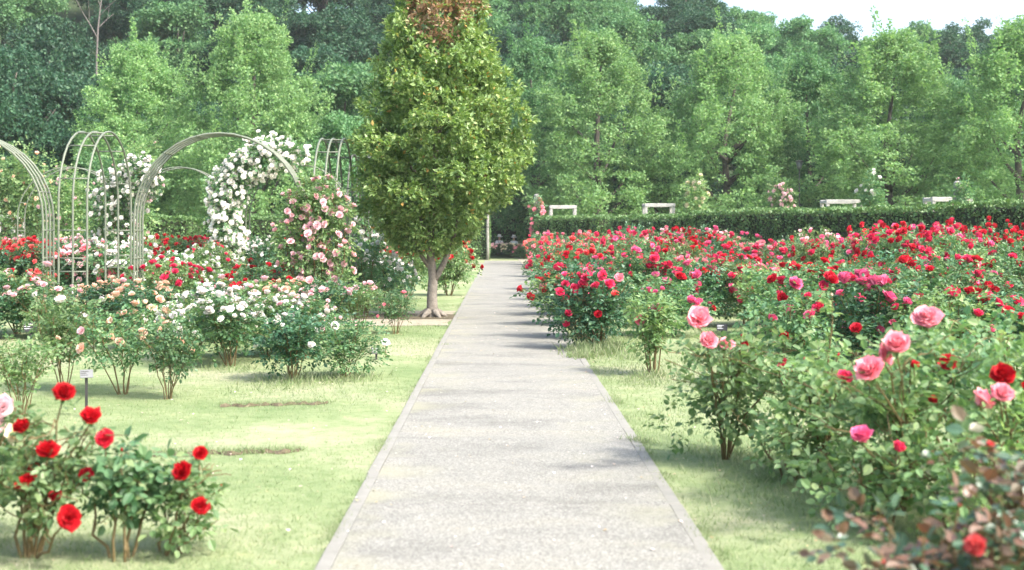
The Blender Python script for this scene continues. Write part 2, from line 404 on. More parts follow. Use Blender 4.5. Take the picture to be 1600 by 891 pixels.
sow(20000, -2.6, PX0, 4.2, 30, .015, .035, .6)
sow(22000, PX1, 2.4, 3.6, 26, .02, .045, .4)
ob('grass', mb.mesh('grass', M['grass_blade']), kind='stuff')
bpy.data.objects['grass']['label'] = 'short pale green lawn grass with dry patches'

mb = MB()                                             # longer tufts at path edges and under the roses
def tuft(x, y, n, spread, h):
    p = np.stack([x + rng.normal(size=n) * spread, y + rng.normal(size=n) * spread * 1.4, np.zeros(n)], -1)
    d = nrm(np.stack([rng.normal(size=n) * .5, rng.normal(size=n) * .5, np.ones(n)], -1))
    scatter(mb, BLADE_T * np.array([.7, 1, 1]), BLADE_F, p, d, rand_dir(n), h * (.4 + .7 * rng.random(n)))
for (px, py, n, s, h) in [(925, 552, 900, .16, .16), (905, 560, 300, .08, .12), (950, 548, 500, .2, .18), (985, 560, 200, .1, .1), (1020, 588, 300, .12, .11),
                          (1000, 600, 250, .15, .07), (1150, 715, 500, .2, .07), (1100, 700, 250, .15, .05), (1210, 760, 500, .22, .07), (1330, 640, 500, .25, .28), (1300, 610, 300, .2, .3),
                          (1260, 800, 400, .2, .06), (360, 576, 300, .2, .08), (460, 596, 500, .25, .1), (540, 592, 400, .2, .09), (40, 868, 400, .2, .05), (250, 868, 400, .22, .05),
                          (150, 800, 400, .3, .04), (430, 610, 200, .25, .06), (660, 512, 200, .2, .06), (1000, 690, 200, .05, .06), (962, 630, 150, .04, .06), (890, 530, 200, .05, .09), (700, 540, 100, .05, .05)]:
    g = G(px, py); tuft(g[0], g[1], n, s, h)
for side, xe in ((-1, PX0), (1, PX1)):               # grass creeping over the kerbs
    for k in range(420):
        yv = 4.2 * (30 / 4.2) ** rng.random()
        if math.sin(yv * 2.3 + side) + math.sin(yv * 5.1) + rng.normal() * .6 > .2: tuft(xe + side * .01, yv, 24, .035, .032)
for k in range(46):                                  # the two low turf ridges on the lawn
    g = G(350 + 160 * k / 45, 634 - 4 * k / 45); tuft(g[0], g[1], 22, .04, .05)
    g = G(238 + 228 * k / 45, 711 - 6 * k / 45); tuft(g[0], g[1], 26, .035, .06)
o = ob('long_grass', mb.mesh('long_grass', M['grass_blade']), kind='stuff'); o['label'] = 'longer grass tufts at path edges and under rose bushes'
for (a, b, nm) in [((345, 636), (512, 631), 'soil_edge'), ((235, 713), (468, 706), 'soil_edge')]:
    A, B = G(*a), G(*b); n = 22; V = []
    for k in range(n + 1):
        p = A + (B - A) * k / n; w = .045 * (1 + .4 * math.sin(k * 1.7)); q = .03 * math.sin(k * .9)
        V += [[p[0], p[1] - w + q, .003], [p[0], p[1] - w*.2 + q, .022 + .01 * math.sin(k * 2.3)], [p[0], p[1] + w + q, .003]]
    F = [[k*3+j, k*3+3+j, k*3+4+j, k*3+1+j] for k in range(n) for j in range(2)]
    ob(nm, MB().add(V, F).mesh(nm, M['soil']), kind='structure')

M['litter'] = leaf_mat('petal_litter', [(0, (.75, .72, .68)), (.5, (.8, .6, .58)), (.7, (.5, .40, .24)), (1, (.34, .22, .12))], trans=.2)
mb = MB(); n = 900
X = np.concatenate([rng.uniform(-7, PX0 - .1, n // 2), rng.uniform(PX0, 4, n // 2)]); Yl = 4.5 * (24 / 4.5) ** rng.random(n)
scatter(mb, LEAF_T * np.array([1.6, 1, 1.5]), LEAF_F, np.stack([X, Yl, np.full(n, .024)], -1), nrm(np.stack([rng.normal(size=n), rng.normal(size=n), rng.normal(size=n) * .15], -1)), np.repeat([[0, 0, 1.0]], n, 0), .012 + .016 * rng.random(n))
o = ob('litter', mb.mesh('litter', M['litter']), kind='stuff'); o['label'] = 'fallen petals and dry leaves scattered on lawn and path'
# ------------------------------------------------------------------ roses
def rose_shape(n, seed, flat=1.0, low=False):
    g = np.random.default_rng(seed); mb = MB(); nu, nv = (3, 3) if not low else (2, 3)
    for i in range(n):
        t = i / (n - 1); az = i * 2.39996 + g.normal() * .15
        phi = R(6 + 66 * t ** .9) * (0.9 + .2 * g.random()) * flat; L = .55 + .42 * t + g.normal() * .05; W = .34 + .30 * t
        base = .03 + .12 * t; V = []
        r, z = base, 0.34 * (1 - t) - .1 * t
        for b in range(nv):
            v = b / (nv - 1)
            w = W * (.5, 1.05, .72)[b]
            for a in range(nu):
                u = -1 + 2 * a / (nu - 1)
                rr = r - .16 * (1 - .5*t) * u * u * w / .5; zz = z + g.normal() * (.025 + .05 * v) + (.06 * u * u if t > .5 else 0); rr += g.normal() * .05 * v
                V.append([rr, u * w, zz])
            ph = phi * (.45 + 1.0 * v); r += L / (nv - 1) * math.sin(ph); z += L / (nv - 1) * math.cos(ph)
        V = np.array(V); c, s = math.cos(az), math.sin(az)
        V = np.stack([V[:, 0]*c - V[:, 1]*s, V[:, 0]*s + V[:, 1]*c, V[:, 2]], -1)
        F = [[b*nu+a, b*nu+a+1, (b+1)*nu+a+1, (b+1)*nu+a] for b in range(nv-1) for a in range(nu-1)]
        mb.add(V, F, 0)
    if not low:
        add_tube(mb, [[0, 0, -.5], [0, 0, -.18], [0, 0, .05]], [.06, .13, .16], 5, 1)
        for k in range(5):
            a = k * 1.2566; p = np.array([[math.cos(a) * .1, math.sin(a) * .1, -.05]]); d = np.array([[math.cos(a), math.sin(a), -.35]])
            scatter(mb, LEAF_T, LEAF_F, p, d, np.array([[0, 0, 1.0]]), [.55], 1)
    return mb
def bud_shape(seed):
    mb = MB(); g = np.random.default_rng(seed)
    for k in range(4):
        add_tube(mb, [[0, 0, 0], [.1*math.cos(k*1.57), .1*math.sin(k*1.57), .3], [.07*math.cos(k*1.57), .07*math.sin(k*1.57), .65], [0, 0, .95]], [.12, .24, .2, .03], 6, 0)
    add_tube(mb, [[0, 0, -.4], [0, 0, -.1], [0, 0, .15]], [.06, .12, .2], 5, 1)
    for k in range(5):
        a = k * 1.2566
        scatter(mb, LEAF_T, LEAF_F, np.array([[math.cos(a) * .12, math.sin(a) * .12, .05]]), np.array([[math.cos(a)*.35, math.sin(a)*.35, 1]]), np.array([[math.cos(a), math.sin(a), 0.2]]), [.6], 1)
    return mb
SHAPES = [rose_shape(40, 1), rose_shape(34, 2, .88), rose_shape(46, 3, 1.1), rose_shape(22, 4, .7), bud_shape(5)]
LOWSHAPE = rose_shape(13, 9, .95, True)
_bm = {}
def bloom_mesh(shape, colour):
    k = (shape, colour)
    if k not in _bm: _bm[k] = SHAPES[shape].mesh('bloom_%s' % colour.replace(' ', '_'), [PET[colour], M['sepal']])
    return _bm[k]

def bloom(parent, p, nrml, size, colour, shape=None):
    shape = int(rng.choice([0, 0, 1, 1, 2, 2, 3])) if shape is None else shape
    q = Vector(nrml).normalized().to_track_quat('Z', 'Y')
    o = ob('bloom' if shape < 4 else 'bud', bloom_mesh(shape, colour), parent, p)
    o.rotation_mode = 'QUATERNION'; o.rotation_quaternion = q @ Matrix.Rotation(random.random() * 6.28, 3, 'Z').to_quaternion()
    s = size / 2 * (1 if shape < 4 else .7); o.scale = (s, s, s)
    return o

def bezier(a, b, c, n):
    t = np.linspace(0, 1, n)[:, None]
    return (1-t)**2 * a + 2*t*(1-t) * b + t*t * c

def leaves_at(mb, P, D, g, size=.055, m=0):
    """compound rose leaves: five leaflets on a drooping stalk"""
    n = len(P); D = nrm(D + g.normal(size=(n, 3)) * .35); up = nrm(np.array([0, 0, 1.0]) + g.normal(size=(n, 3)) * .45)
    S = nrm(np.cross(D, up)); sz = size * (.7 + .6 * g.random(n))
    for (along, side, dw, sw, k) in ((1.35, 0, 1, 0, 1.0), (.85, .12, .45, .9, .88), (.85, -.12, .45, -.9, .88), (.3, .1, .3, 1, .7), (.3, -.1, .3, -1, .7)):
        p = P + D * (along * sz)[:, None] + S * (side * sz)[:, None] - up * ((along ** 2) * .12 * sz)[:, None]
        d = nrm(D * dw + S * sw + g.normal(size=(n, 3)) * .22 - np.array([0, 0, .18]))
        u = nrm(up + g.normal(size=(n, 3)) * .3)
        scatter(mb, ROSE_T * np.array([1.08, 1, 1]), ROSE_F, p, d, u, sz * k, m)

def make_bush(seed, h, r, ncane=7, nleaf=260, tips=None, bare=.28, leafmat='rose_leaf', leafsize=.055, fill=.55):
    """-> stems mesh, foliage mesh, [(point, normal)] where flowers sit"""
    g = np.random.default_rng(seed); st = MB(); fo = MB(); spots = []; segP = []; segD = []
    def cane(a, c, r0, r1, twigs=True):
        mid = np.array([a[0] + (c[0]-a[0]) * .35, a[1] + (c[1]-a[1]) * .35, a[2] + (c[2]-a[2]) * .62]) + g.normal(size=3) * .03
        P = bezier(a, mid, c, 7); P[1:-1] += g.normal(size=(5, 3)) * .012
        add_tube(st, P, np.linspace(r0, r1, 7), 5)
        D = nrm(np.gradient(P, axis=0))
        for t in np.linspace(.3 if twigs else .15, 1, 14):
            k = t * 6; i0 = min(5, int(k)); q = P[i0] + (P[i0+1] - P[i0]) * (k - i0)
            if q[2] > bare * h: segP.append(q); segD.append(D[i0])
        if twigs:
            for _ in range(g.integers(2, 5)):
                t = .4 + .5 * g.random(); i0 = min(5, int(t * 6)); b = P[i0]
                o = np.array([b[0] * 1.0 + g.normal() * .22 * r / .55, b[1] + g.normal() * .22 * r / .55, min(h * (.92 + .1 * g.random()), b[2] + (.12 + .3 * g.random()) * h)])
                cane(b, o, r1 * 1.1, .0025, False); spots.append((o, nrm(np.array([o[0] * .8, o[1] * .8, .7]) + g.normal(size=3) * .25)))
    T = list(tips) if tips is not None else []
    for k in range(max(0, ncane - len(T))):
        a = 6.283 * (k + g.random() * .7) / max(1, ncane - len(T)); rr = r * (.35 + .55 * g.random()); 
        T.append(np.array([math.cos(a) * rr, math.sin(a) * rr, h * (.98 - .22 * (rr / r) ** 2 - .1 * g.random())]))
    for tp in T:
        tp = np.asarray(tp, float); a = nrm(np.array([tp[0], tp[1], 0]) + g.normal(size=3) * .05)
        b = np.array([a[0] * .05 * g.random() * 1.5, a[1] * .05, -.02])
        cane(b, tp, .0085, .0035); spots.append((tp, nrm(np.array([tp[0] * .7, tp[1] * .7, .8]) + g.normal(size=3) * .25)))
    segP = np.array(segP); segD = np.array(segD)
    n1 = int(nleaf * (1 - fill)); idx = g.integers(0, len(segP), n1)
    out = nrm(np.concatenate([g.normal(size=(n1, 2)), g.normal(size=(n1, 1)) * .4], 1))
    leaves_at(fo, segP[idx] + g.normal(size=(n1, 3)) * .015, out + segD[idx] * .3, g, leafsize)
    n2 = nleaf - n1                                # the leafy outer mass, in a few lobes
    nl = 9; a = g.random(nl) * 6.283; rr = r * (.25 + .5 * g.random(nl)); cz = h * ((.24 + .6 * g.random(nl)) if bare < .18 else (.45 + .4 * g.random(nl)))
    lob = np.stack([np.cos(a) * rr, np.sin(a) * rr, cz], -1); li = g.integers(0, nl, n2); dd = rand_dir(n2, g)
    P = lob[li] + dd * (np.array([r * .42, r * .42, h * .2])[None, :]) * (.55 + .5 * g.random((n2, 1)))
    P[:, 2] = np.maximum(P[:, 2], bare * h * (.8 + .3 * g.random(n2))); P[:, 2] = np.minimum(P[:, 2], h * 1.0)
    leaves_at(fo, P, nrm(dd + np.array([0, 0, .1])), g, leafsize)
    q = (P[:, 0] ** 2 + P[:, 1] ** 2) / r ** 2 + ((P[:, 2] - .45 * h) / (.5 * h)) ** 2; ok = np.where((q > np.quantile(q, .55)) & (P[:, 2] > .42 * h))[0]
    for a in g.permutation(ok)[:80]: spots.append((P[a] + nrm(P[a] - np.array([0, 0, .4 * h])) * .07, nrm(dd[a] * .7 + nrm(P[a] - np.array([0, 0, .4 * h])) + np.array([0, 0, .5]))))
    return st.mesh('rose_canes', M['cane']), fo.mesh('rose_foliage', M[leafmat]), spots

VAR = []
for k in range(10):
    lm = ['rose_leaf', 'rose_leaf', 'rose_leaf_dark', 'rose_leaf_light', 'rose_leaf'][k % 5]
    VAR.append(make_bush(100 + k, 1.12 + .1 * math.sin(k * 2.3), .56 + .08 * math.cos(k * 1.7), 7 + k % 3, 420 + 30 * (k % 4), leafmat=lm))
NV = len(VAR)
for k in range(8):
    lm = ['rose_leaf', 'rose_leaf_light', 'rose_leaf_dark', 'rose_leaf'][k % 4]
    VAR.append(make_bush(140 + k, 1.12 + .08 * math.sin(k * 2.3), .64 + .06 * math.cos(k * 1.7), 9, 640, leafmat=lm, bare=.10, leafsize=.06))
_merged = {}
def blossoms_mesh(vi, colour, n, size):
    key = (vi, colour, n, round(size, 3))
    if key not in _merged:
        g = np.random.default_rng(hash((vi, n)) % 1000 + 5); sp = VAR[vi][2]; mb = MB()
        idx = [int(q) for q in g.choice(len(sp), min(n, len(sp)), replace=False)]
        for q in idx:
            p, d = sp[q]; qn = np.array(Vector(d).to_track_quat('Z', 'Y').to_matrix()); s = size / 2 * (.75 + .5 * g.random())
            for Vv, Ff, mm in zip(LOWSHAPE.v, [f for f in LOWSHAPE.f], LOWSHAPE.m): pass
            Vall = np.concatenate(LOWSHAPE.v); Fall = np.concatenate(LOWSHAPE.f)
            mb.add(p + (Vall * s) @ qn.T, Fall, 0)
        _merged[key] = mb.mesh('blossoms_%s' % colour.replace(' ', '_'), [PET[colour]])
    return _merged[key]

def plant(x, y, colour, label, group, n=12, dense=False, size=.095, scale=1.0, hs=1.0, vi=None, near=None, mix=None, lean=0):
    vi = (int(rng.integers(NV, len(VAR))) if dense else int(rng.integers(0, NV))) if vi is None else vi
    st, fo, sp = VAR[vi]
    t = thing('rose_bush', label, 'rose bush', (x, y, 0), rng.random() * 6.283, group, None)
    S3 = (scale, scale, scale * hs)
    ob('stems', st, t, scale=S3); ob('foliage', fo, t, scale=S3, kind='stuff')
    if near is None: near = y < 24.5
    if near:
        order = rng.permutation(len(sp))[:n]
        for q in order:
            p, d = sp[int(q)]; c = colour if (mix is None or rng.random() > .35) else mix
            bloom(t, np.array(p) * np.array(S3), d, size * (.6 + .6 * rng.random()), c, None if rng.random() > .12 else 4)
            if dense and rng.random() < .35: bloom(t, np.array(p) * np.array(S3) + rng.normal(size=3) * .055 - np.array([0, 0, .02]), d, size * (.5 + .4 * rng.random()), c)
    elif n:
        ob('blossoms', blossoms_mesh(vi, colour, n, size / scale), t, scale=S3, kind='stuff')
        if mix: ob('blossoms', blossoms_mesh((vi), mix, max(3, n // 3), size / scale * 1.01), t, scale=S3, kind='stuff', rot=(0, 0, 2.1))
    return t

def planned(base, blooms, label, colour, h, r, nleaf, ncane=7, leafmat='rose_leaf', leafsize=.055, bare=.25, seed=1, group=None, extra=0, fill=.5):
    """a bush whose flowers stand where the photograph shows them; blooms = (px, py, metres nearer, diameter px, colour, shape)"""
    B = np.asarray(base, float); pts = []
    for (px, py, dn, dpx, c, sh) in blooms:
        pts.append((AT(px, py, B[1] - dn) - B, dpx * (B[1] - dn) / FPX, c, sh))
    st, fo, sp = make_bush(seed, h, r, max(ncane, len(pts) + 2), nleaf, [p - np.array([0, 0, .012]) for p, *_ in pts], bare, leafmat, leafsize, fill)
    t = thing('rose_bush', label, 'rose bush', B, 0, group)
    ob('stems', st, t); ob('foliage', fo, t, kind='stuff')
    for p, s, c, sh in pts:
        bloom(t, p, nrm(np.array([.25 * rng.normal(), -.75, .75]) + rng.normal(size=3) * .25), s * 1.22, c, sh)
    for p, d in [sp[int(q)] for q in rng.permutation(len(sp))[:extra]]:
        bloom(t, p, d, .05, colour, 4)
    return t

# ---- foreground, beside the path
GR_L, GR_R = 'red roses in the near corner', 'big pink roses nearest the path'
planned(G(40, 868), [(98, 620, .1, 36, 'scarlet', 0), (142, 657, .15, 34, 'scarlet', 1), (38, 672, .1, 32, 'scarlet', 3), (75, 710, .2, 36, 'scarlet', 0), (55, 737, .1, 26, 'red', 1),
                    (45, 760, .2, 32, 'scarlet', 2), (106, 811, .3, 36, 'scarlet', 2), (92, 778, .1, 26, 'red', 3), (130, 745, .1, 30, 'red', 3), (60, 700, .1, 18, 'scarlet', 4)],
        'low rose bush with many scarlet blooms in the near left corner', 'scarlet', .62, .46, 230, seed=11, leafmat='rose_leaf_light', leafsize=.046)
planned(G(193, 874), [(165, 690, .1, 30, 'red', 2), (190, 705, .1, 18, 'scarlet', 4), (128, 742, -.1, 20, 'red', 3)],
        'slender rose bush with one bare cane and a round dark red bloom', 'scarlet', .52, .2, 150, 4, seed=12, leafmat='rose_leaf', leafsize=.055, bare=.5)
planned(G(256, 866), [(312, 711, .0, 24, 'scarlet', 1), (290, 739, .1, 34, 'scarlet', 0), (310, 794, .15, 28, 'scarlet', 2), (345, 760, 0, 10, 'red', 4)],
        'small rose bush with three scarlet blooms at the lawn edge', 'scarlet', .42, .24, 150, 5, seed=13, leafmat='rose_leaf_light', leafsize=.046, bare=.15)
planned(G(-40, 850), [(8, 640, .2, 40, 'pale pink', 0), (22, 682, .2, 36, 'cream', 1), (-15, 668, .2, 40, 'pale pink', 2)],
        'rose bush with blurred pale pink blooms cut by the left frame edge', 'pale pink', .75, .4, 260, seed=14, leafmat='rose_leaf_light', leafsize=.05)
planned(G(1134, 716), [(1090, 502, .9, 40, 'rose pink', 1), (1104, 535, .8, 30, 'rose pink', 0), (1132, 544, .6, 28, 'rose pink', 2), (1158, 525, .3, 12, 'red', 4), (1166, 540, .3, 14, 'red', 3), (1228, 576, .4, 26, 'crimson', 1)],
        'leggy rose bush with three pink blooms on top nearest the path kerb', 'rose pink', .80, .54, 420, 11, seed=21, leafmat='rose_leaf_light', leafsize=.054, bare=.14, fill=.4)
planned(G(1285, 742), [(1257, 563, .2, 18, 'coral', 4), (1293, 556, .2, 15, 'cream', 4), (1309, 556, .2, 13, 'red', 4), (1318, 594, .9, 26, 'crimson', 1), (1300, 462, .2, 18, 'peach', 4)],
        'rose bush with unopened buds standing behind the big pink blooms', 'coral', .74, .62, 430, 10, seed=22, leafmat='rose_leaf_light', leafsize=.053, bare=.12, fill=.4)
planned(G(1415, 795), [(1363, 587, .95, 50, 'rose pink', 0), (1400, 545, .9, 44, 'rose pink', 1), (1376, 556, .85, 30, 'rose pink', 2), (1347, 687, 1.0, 36, 'hot pink', 1), (1403, 704, 1.0, 24, 'crimson', 3), (1428, 573, .3, 18, 'red', 3), (1456, 627, .2, 18, 'red', 3)],
        'large rose bush bearing the biggest soft pink bloom', 'rose pink', .98, .70, 500, 12, seed=23, leafmat='rose_leaf_light', leafsize=.056, bare=.14, fill=.4)
planned(G(1500, 742), [(1448, 505, 1.0, 42, 'rose pink', 2), (1482, 571, 1.1, 30, 'red', 1), (1532, 582, .1, 16, 'crimson', 4), (1480, 548, .2, 20, 'red', 3), (1338, 517, -.4, 20, 'red', 1)],
        'rose bush with a frilly pink bloom above a dark red one', 'rose pink', 1.0, .64, 480, 10, seed=24, leafmat='rose_leaf', leafsize=.055, bare=.14, fill=.4)
planned(G(1590, 800), [(1530, 632, .9, 40, 'rose pink', 1), (1562, 622, .9, 38, 'rose pink', 0), (1567, 591, .8, 38, 'scarlet', 0), (1604, 608, .3, 24, 'scarlet', 1), (1590, 690, .4, 14, 'red', 4)],
        'rose bush at the right frame edge with paired pink and deep red blooms', 'rose pink', .95, .55, 480, 8, seed=25, leafmat='rose_leaf_light', leafsize=.058, bare=.16, fill=.4)
planned(np.array([1.34, 3.75, 0]), [(1525, 857, .1, 44, 'coral', 3), (1498, 790, 0, 18, 'red', 4), (1380, 880, .1, 26, 'coral', 4)],
        'blurred rose bush with bronze red leaves closest to the camera', 'coral', .72, .42, 230, 9, seed=26, leafmat='rose_leaf_bronze', leafsize=.056, bare=.2)
planned(np.array([1.80, 4.15, 0]), [(1590, 720, 0, 26, 'red', 4), (1545, 700, .0, 20, 'coral', 3)],
        'bronze leaved rose bush in the near right corner beside its twin', 'coral', .80, .40, 210, 8, seed=27, leafmat='rose_leaf_bronze', leafsize=.056, bare=.2)

planned(G(1236, 604), [(1240, 447, .3, 25, 'hot pink', 0), (1282, 483, .3, 22, 'crimson', 1), (1268, 495, .35, 20, 'hot pink', 2), (1222, 468, .2, 18, 'red', 1), (1262, 465, .1, 16, 'crimson', 3), (1228, 528, .3, 20, 'red', 3), (1205, 500, .2, 16, 'hot pink', 1), (1300, 440, 0, 18, 'red', 0)],
        'rose bush with one large hot pink bloom standing above red ones', 'hot pink', .92, .5, 520, 10, seed=33, leafmat='rose_leaf', leafsize=.055, bare=.12)
for (px, py, h, r, n, sd, lab) in [(1240, 748, .40, .34, 130, 61, 'low leafy rose bush without blooms between two pink ones'), (1372, 826, .42, .34, 140, 62, 'low leafy rose bush in front of the biggest pink bloom'),
                                  (1500, 850, .55, .42, 220, 63, 'leafy rose bush without blooms behind the bronze leaved ones')]:
    planned(G(px, py), [], lab, 'coral', h, r, n, 8, seed=sd, leafmat='rose_leaf_light', leafsize=.054, bare=.06, fill=.55)

# ---- middle of the left garden
def at_px(px, py): g = G(px, py); return g[0], g[1]
LG = 'roses on the lawn left of the path'
def lp(px, py, colour, label, **k):
    x, y = at_px(px, py)
    zt = k.pop('zt', None)
    if zt: k['hs'] = zt / (1.12 * k.get('scale', 1.0))
    if k.get('vi') is not None and not any(w in label for w in ('bare', 'sparse', 'loose', 'smaller', 'thin')): k['vi'] = NV + k['vi'] % 8
    return plant(x, y, colour, label, LG, **k)
lp(193, 616, 'peach', 'peach rose bush with a fan of bare brown canes on the lawn', n=13, size=.115, scale=.78, hs=.95, vi=0, mix='pale pink')
lp(262, 624, 'peach', 'smaller peach rose bush right beside the bare caned one', n=7, size=.11, scale=.62, hs=1.1, vi=5)
lp(100, 612, 'white', 'loose green rose bush with two white blooms behind the grey label', n=4, size=.11, scale=.72, hs=1.05, vi=3)
lp(35, 652, 'peach', 'sparse light green rose bush at the left edge before the sign', n=1, size=.08, scale=.62, hs=.95, vi=8)
lp(25, 522, 'peach', 'wide rose bush with peach blooms at the left edge', n=30, size=.145, scale=1.15, vi=1, mix='pale pink', zt=0.95)
lp(-25, 530, 'pale pink', 'pale pink rose bush partly cut by the left edge', n=12, size=.12, scale=1.1, vi=2, zt=0.95)
lp(120, 520, 'peach', 'peach rose bush at the foot of the narrow arch', n=34, size=.13, scale=1.0, vi=4, mix='white', zt=0.72)
lp(228, 545, 'peach', 'peach rose bush in front of the wide arch leg', n=30, size=.13, scale=.95, vi=6, zt=0.76)
lp(360, 572, 'white', 'white rose bush smothered in blooms between green bushes', n=85, size=.11, scale=.95, vi=7, zt=0.86)
lp(305, 560, 'white', 'white rose bush touching the peach bush', n=60, size=.11, scale=.8, vi=9, zt=0.72)
lp(420, 556, 'white', 'white rose bush behind the dark leafy one', n=80, size=.115, scale=.98, vi=5, zt=0.8)
lp(460, 594, 'white', 'dense dark green rose bush with few white blooms at lawn corner', n=7, size=.09, scale=.78, hs=.88, vi=2)
lp(538, 590, 'white', 'low green rose bush with hardly a bloom nearest the path lawn', n=3, size=.08, scale=.66, hs=.8, vi=7)
lp(390, 530, 'pale pink', 'pale pink rose bush among the white ones', n=50, size=.12, scale=.95, vi=1, mix='white', zt=0.82)
lp(445, 528, 'peach', 'salmon rose bush left of the pink climber', n=50, size=.12, scale=.98, vi=3, mix='pale pink', zt=0.8)
lp(560, 520, 'pale pink', 'thin pink rose bush under the metal arch', n=14, size=.115, scale=.85, vi=8, zt=0.75)
lp(72, 530, 'pale pink', 'pale pink rose bush between the left edge arch legs', n=40, size=.13, scale=1.0, vi=3, mix='peach', zt=0.76)
lp(172, 532, 'peach', 'peach rose bush between the narrow arch and wide arch', n=40, size=.13, scale=.95, vi=6, mix='pale pink', zt=0.76)
lp(335, 532, 'white', 'white rose bush right behind the smothered one', n=60, size=.115, scale=.95, vi=2, zt=0.86)
lp(478, 556, 'pale pink', 'blush rose bush tucked behind the dense dark green one', n=30, size=.11, scale=.85, vi=4, mix='white', zt=0.74)
lp(618, 522, 'rose pink', 'small bare stemmed pink rose bush beside the tree', n=6, size=.09, scale=.62, hs=.95, vi=0)
lp(505, 535, 'pale pink', 'pink rose bush at the foot of the climber', n=16, size=.115, scale=.85, vi=6, zt=0.75)
lp(396, 505, 'red', 'red rose bush standing under the wide arch', n=60, size=.135, scale=1.05, vi=4, zt=1.0)
lp(445, 500, 'red', 'red rose bush next to the climber under the wide arch', n=50, size=.14, scale=1.0, vi=2, mix='coral', zt=0.98)
lp(262, 500, 'crimson', 'crimson rose bush just inside the wide arch leg', n=60, size=.14, scale=1.05, vi=1, zt=1.02)
lp(300, 490, 'white', 'white rose bush in the middle of the wide arch', n=80, size=.115, scale=1.05, vi=5, near=False, zt=1.08)
lp(245, 478, 'white', 'white rose bush by the wide arch leg', n=80, size=.115, scale=1.1, vi=7, near=False, zt=1.1)
lp(330, 470, 'white', 'white rose bush with a red neighbour behind the arch', n=46, size=.11, scale=1.1, vi=9, near=False, mix='crimson')
lp(285, 450, 'red', 'red rose bush seen high through the wide arch', n=70, size=.155, scale=1.25, vi=0, near=False)
lp(320, 446, 'crimson', 'crimson rose bush seen through the wide arch', n=70, size=.155, scale=1.15, vi=3, near=False)
lp(410, 455, 'white', 'white rose bush under the white climber', n=50, size=.11, scale=1.1, vi=6, near=False)
lp(570, 490, 'white', 'white rose bush behind the dark trellis leg', n=54, size=.11, scale=1.1, hs=1.15, vi=4, near=False)
lp(605, 478, 'white', 'white rose bush left of the tree trunk', n=46, size=.11, scale=1.0, vi=2, near=False)
lp(640, 468, 'scarlet', 'scarlet rose bush close behind the tree trunk', n=34, size=.13, scale=1.15, vi=1, near=False, mix='rose pink')
lp(612, 456, 'red', 'red rose bush in the shade behind the tree', n=28, size=.13, scale=1.2, vi=9, near=False)
lp(702, 462, 'scarlet', 'scarlet rose bush between the tree trunk and the path', n=36, size=.13, scale=1.15, hs=1.1, vi=5, near=False, mix='coral')
lp(690, 440, 'coral', 'coral rose bush behind the scarlet one by the path', n=30, size=.13, scale=1.3, vi=3, near=False)
k = 0
for (py, pxs, cols) in [(478, (8, 60, 105, 150, 185), ('red', 'coral', 'pale pink', 'rose pink', 'white')),
                        (452, (-10, 35, 80, 120, 165, 210), ('coral', 'red', 'rose pink', 'pale pink', 'crimson', 'white')),
                        (436, (0, 45, 90, 135, 180, 235, 365, 480, 525), ('rose pink', 'pale pink', 'rose pink', 'coral', 'red', 'pale pink', 'pale pink', 'red', 'rose pink')),
                        (424, (-15, 25, 70, 110, 155, 215, 260, 300, 350, 400), ('rose pink', 'pale pink', 'rose pink', 'pale pink', 'coral', 'red', 'rose pink', 'pale pink', 'crimson', 'coral'))]:
    k += 1
    for j, (px, c) in enumerate(zip(pxs, cols)):
        lp(px + rng.normal() * 3, py + rng.normal(), c, '%s rose bush, %s from the left in row %s behind the metal arches' % (c, ordinal(j + 1), ('one', 'two', 'three', 'four')[k - 1]),
           n=48, size=.16, scale=1.15, dense=True, near=False)
for j, (px, py, c) in enumerate([(752, 401, 'pale pink'), (778, 399.5, 'pale pink'), (800, 400, 'cream'), (820, 401, 'rose pink'), (715, 399, 'pale pink')]):
    x, y = at_px(px, py + 3)
    plant(x, y, c, 'faded %s rose bush, %s from the tree across the end of the path' % (c, ordinal([2, 3, 4, 5, 1][j])), 'roses across the end of the path', n=44, size=.20, scale=1.0, hs=.74, dense=True, near=False)

# ---- the long bed right of the path
HX0, HY0, HX1, HY1 = 14.2, 32.0, 2.05, 57.5      # line of the hedge
def hedge_y(x): return HY0 + (x - HX0) / (HX1 - HX0) * (HY1 - HY0)
RB = 'roses in the long bed before the hedge'
planned(G(1020, 586), [(998, 503, .1, 20, 'rose pink', 0), (1027, 485, .1, 18, 'rose pink', 1), (1012, 484, 0, 12, 'crimson', 4)],
        'narrow upright rose bush with bare base alone on the grass', 'rose pink', .82, .32, 330, 7, seed=31, leafmat='rose_leaf_light', leafsize=.06, bare=.2, group=RB)
planned(G(935, 547), [(886, 492, .1, 14, 'crimson', 1), (886, 508, .1, 12, 'crimson', 0), (934, 493, .3, 14, 'red', 1), (875, 458, .1, 14, 'crimson', 2), (895, 452, .1, 18, 'crimson', 0), (910, 448, .1, 17, 'crimson', 1), (918, 437, .1, 18, 'crimson', 2),
                      (932, 450, .2, 16, 'crimson', 1), (951, 447, .2, 18, 'crimson', 0), (960, 462, .2, 14, 'coral', 1), (942, 432, .1, 15, 'crimson', 2), (968, 436, .1, 16, 'rose pink', 1), (884, 446, 0, 14, 'crimson', 0), (905, 433, 0, 14, 'crimson', 3)],
        'dark leaved crimson rose bush leaning over the path edge', 'crimson', 1.02, .62, 620, 10, seed=32, leafmat='rose_leaf_dark', leafsize=.06, bare=.08, group=RB)
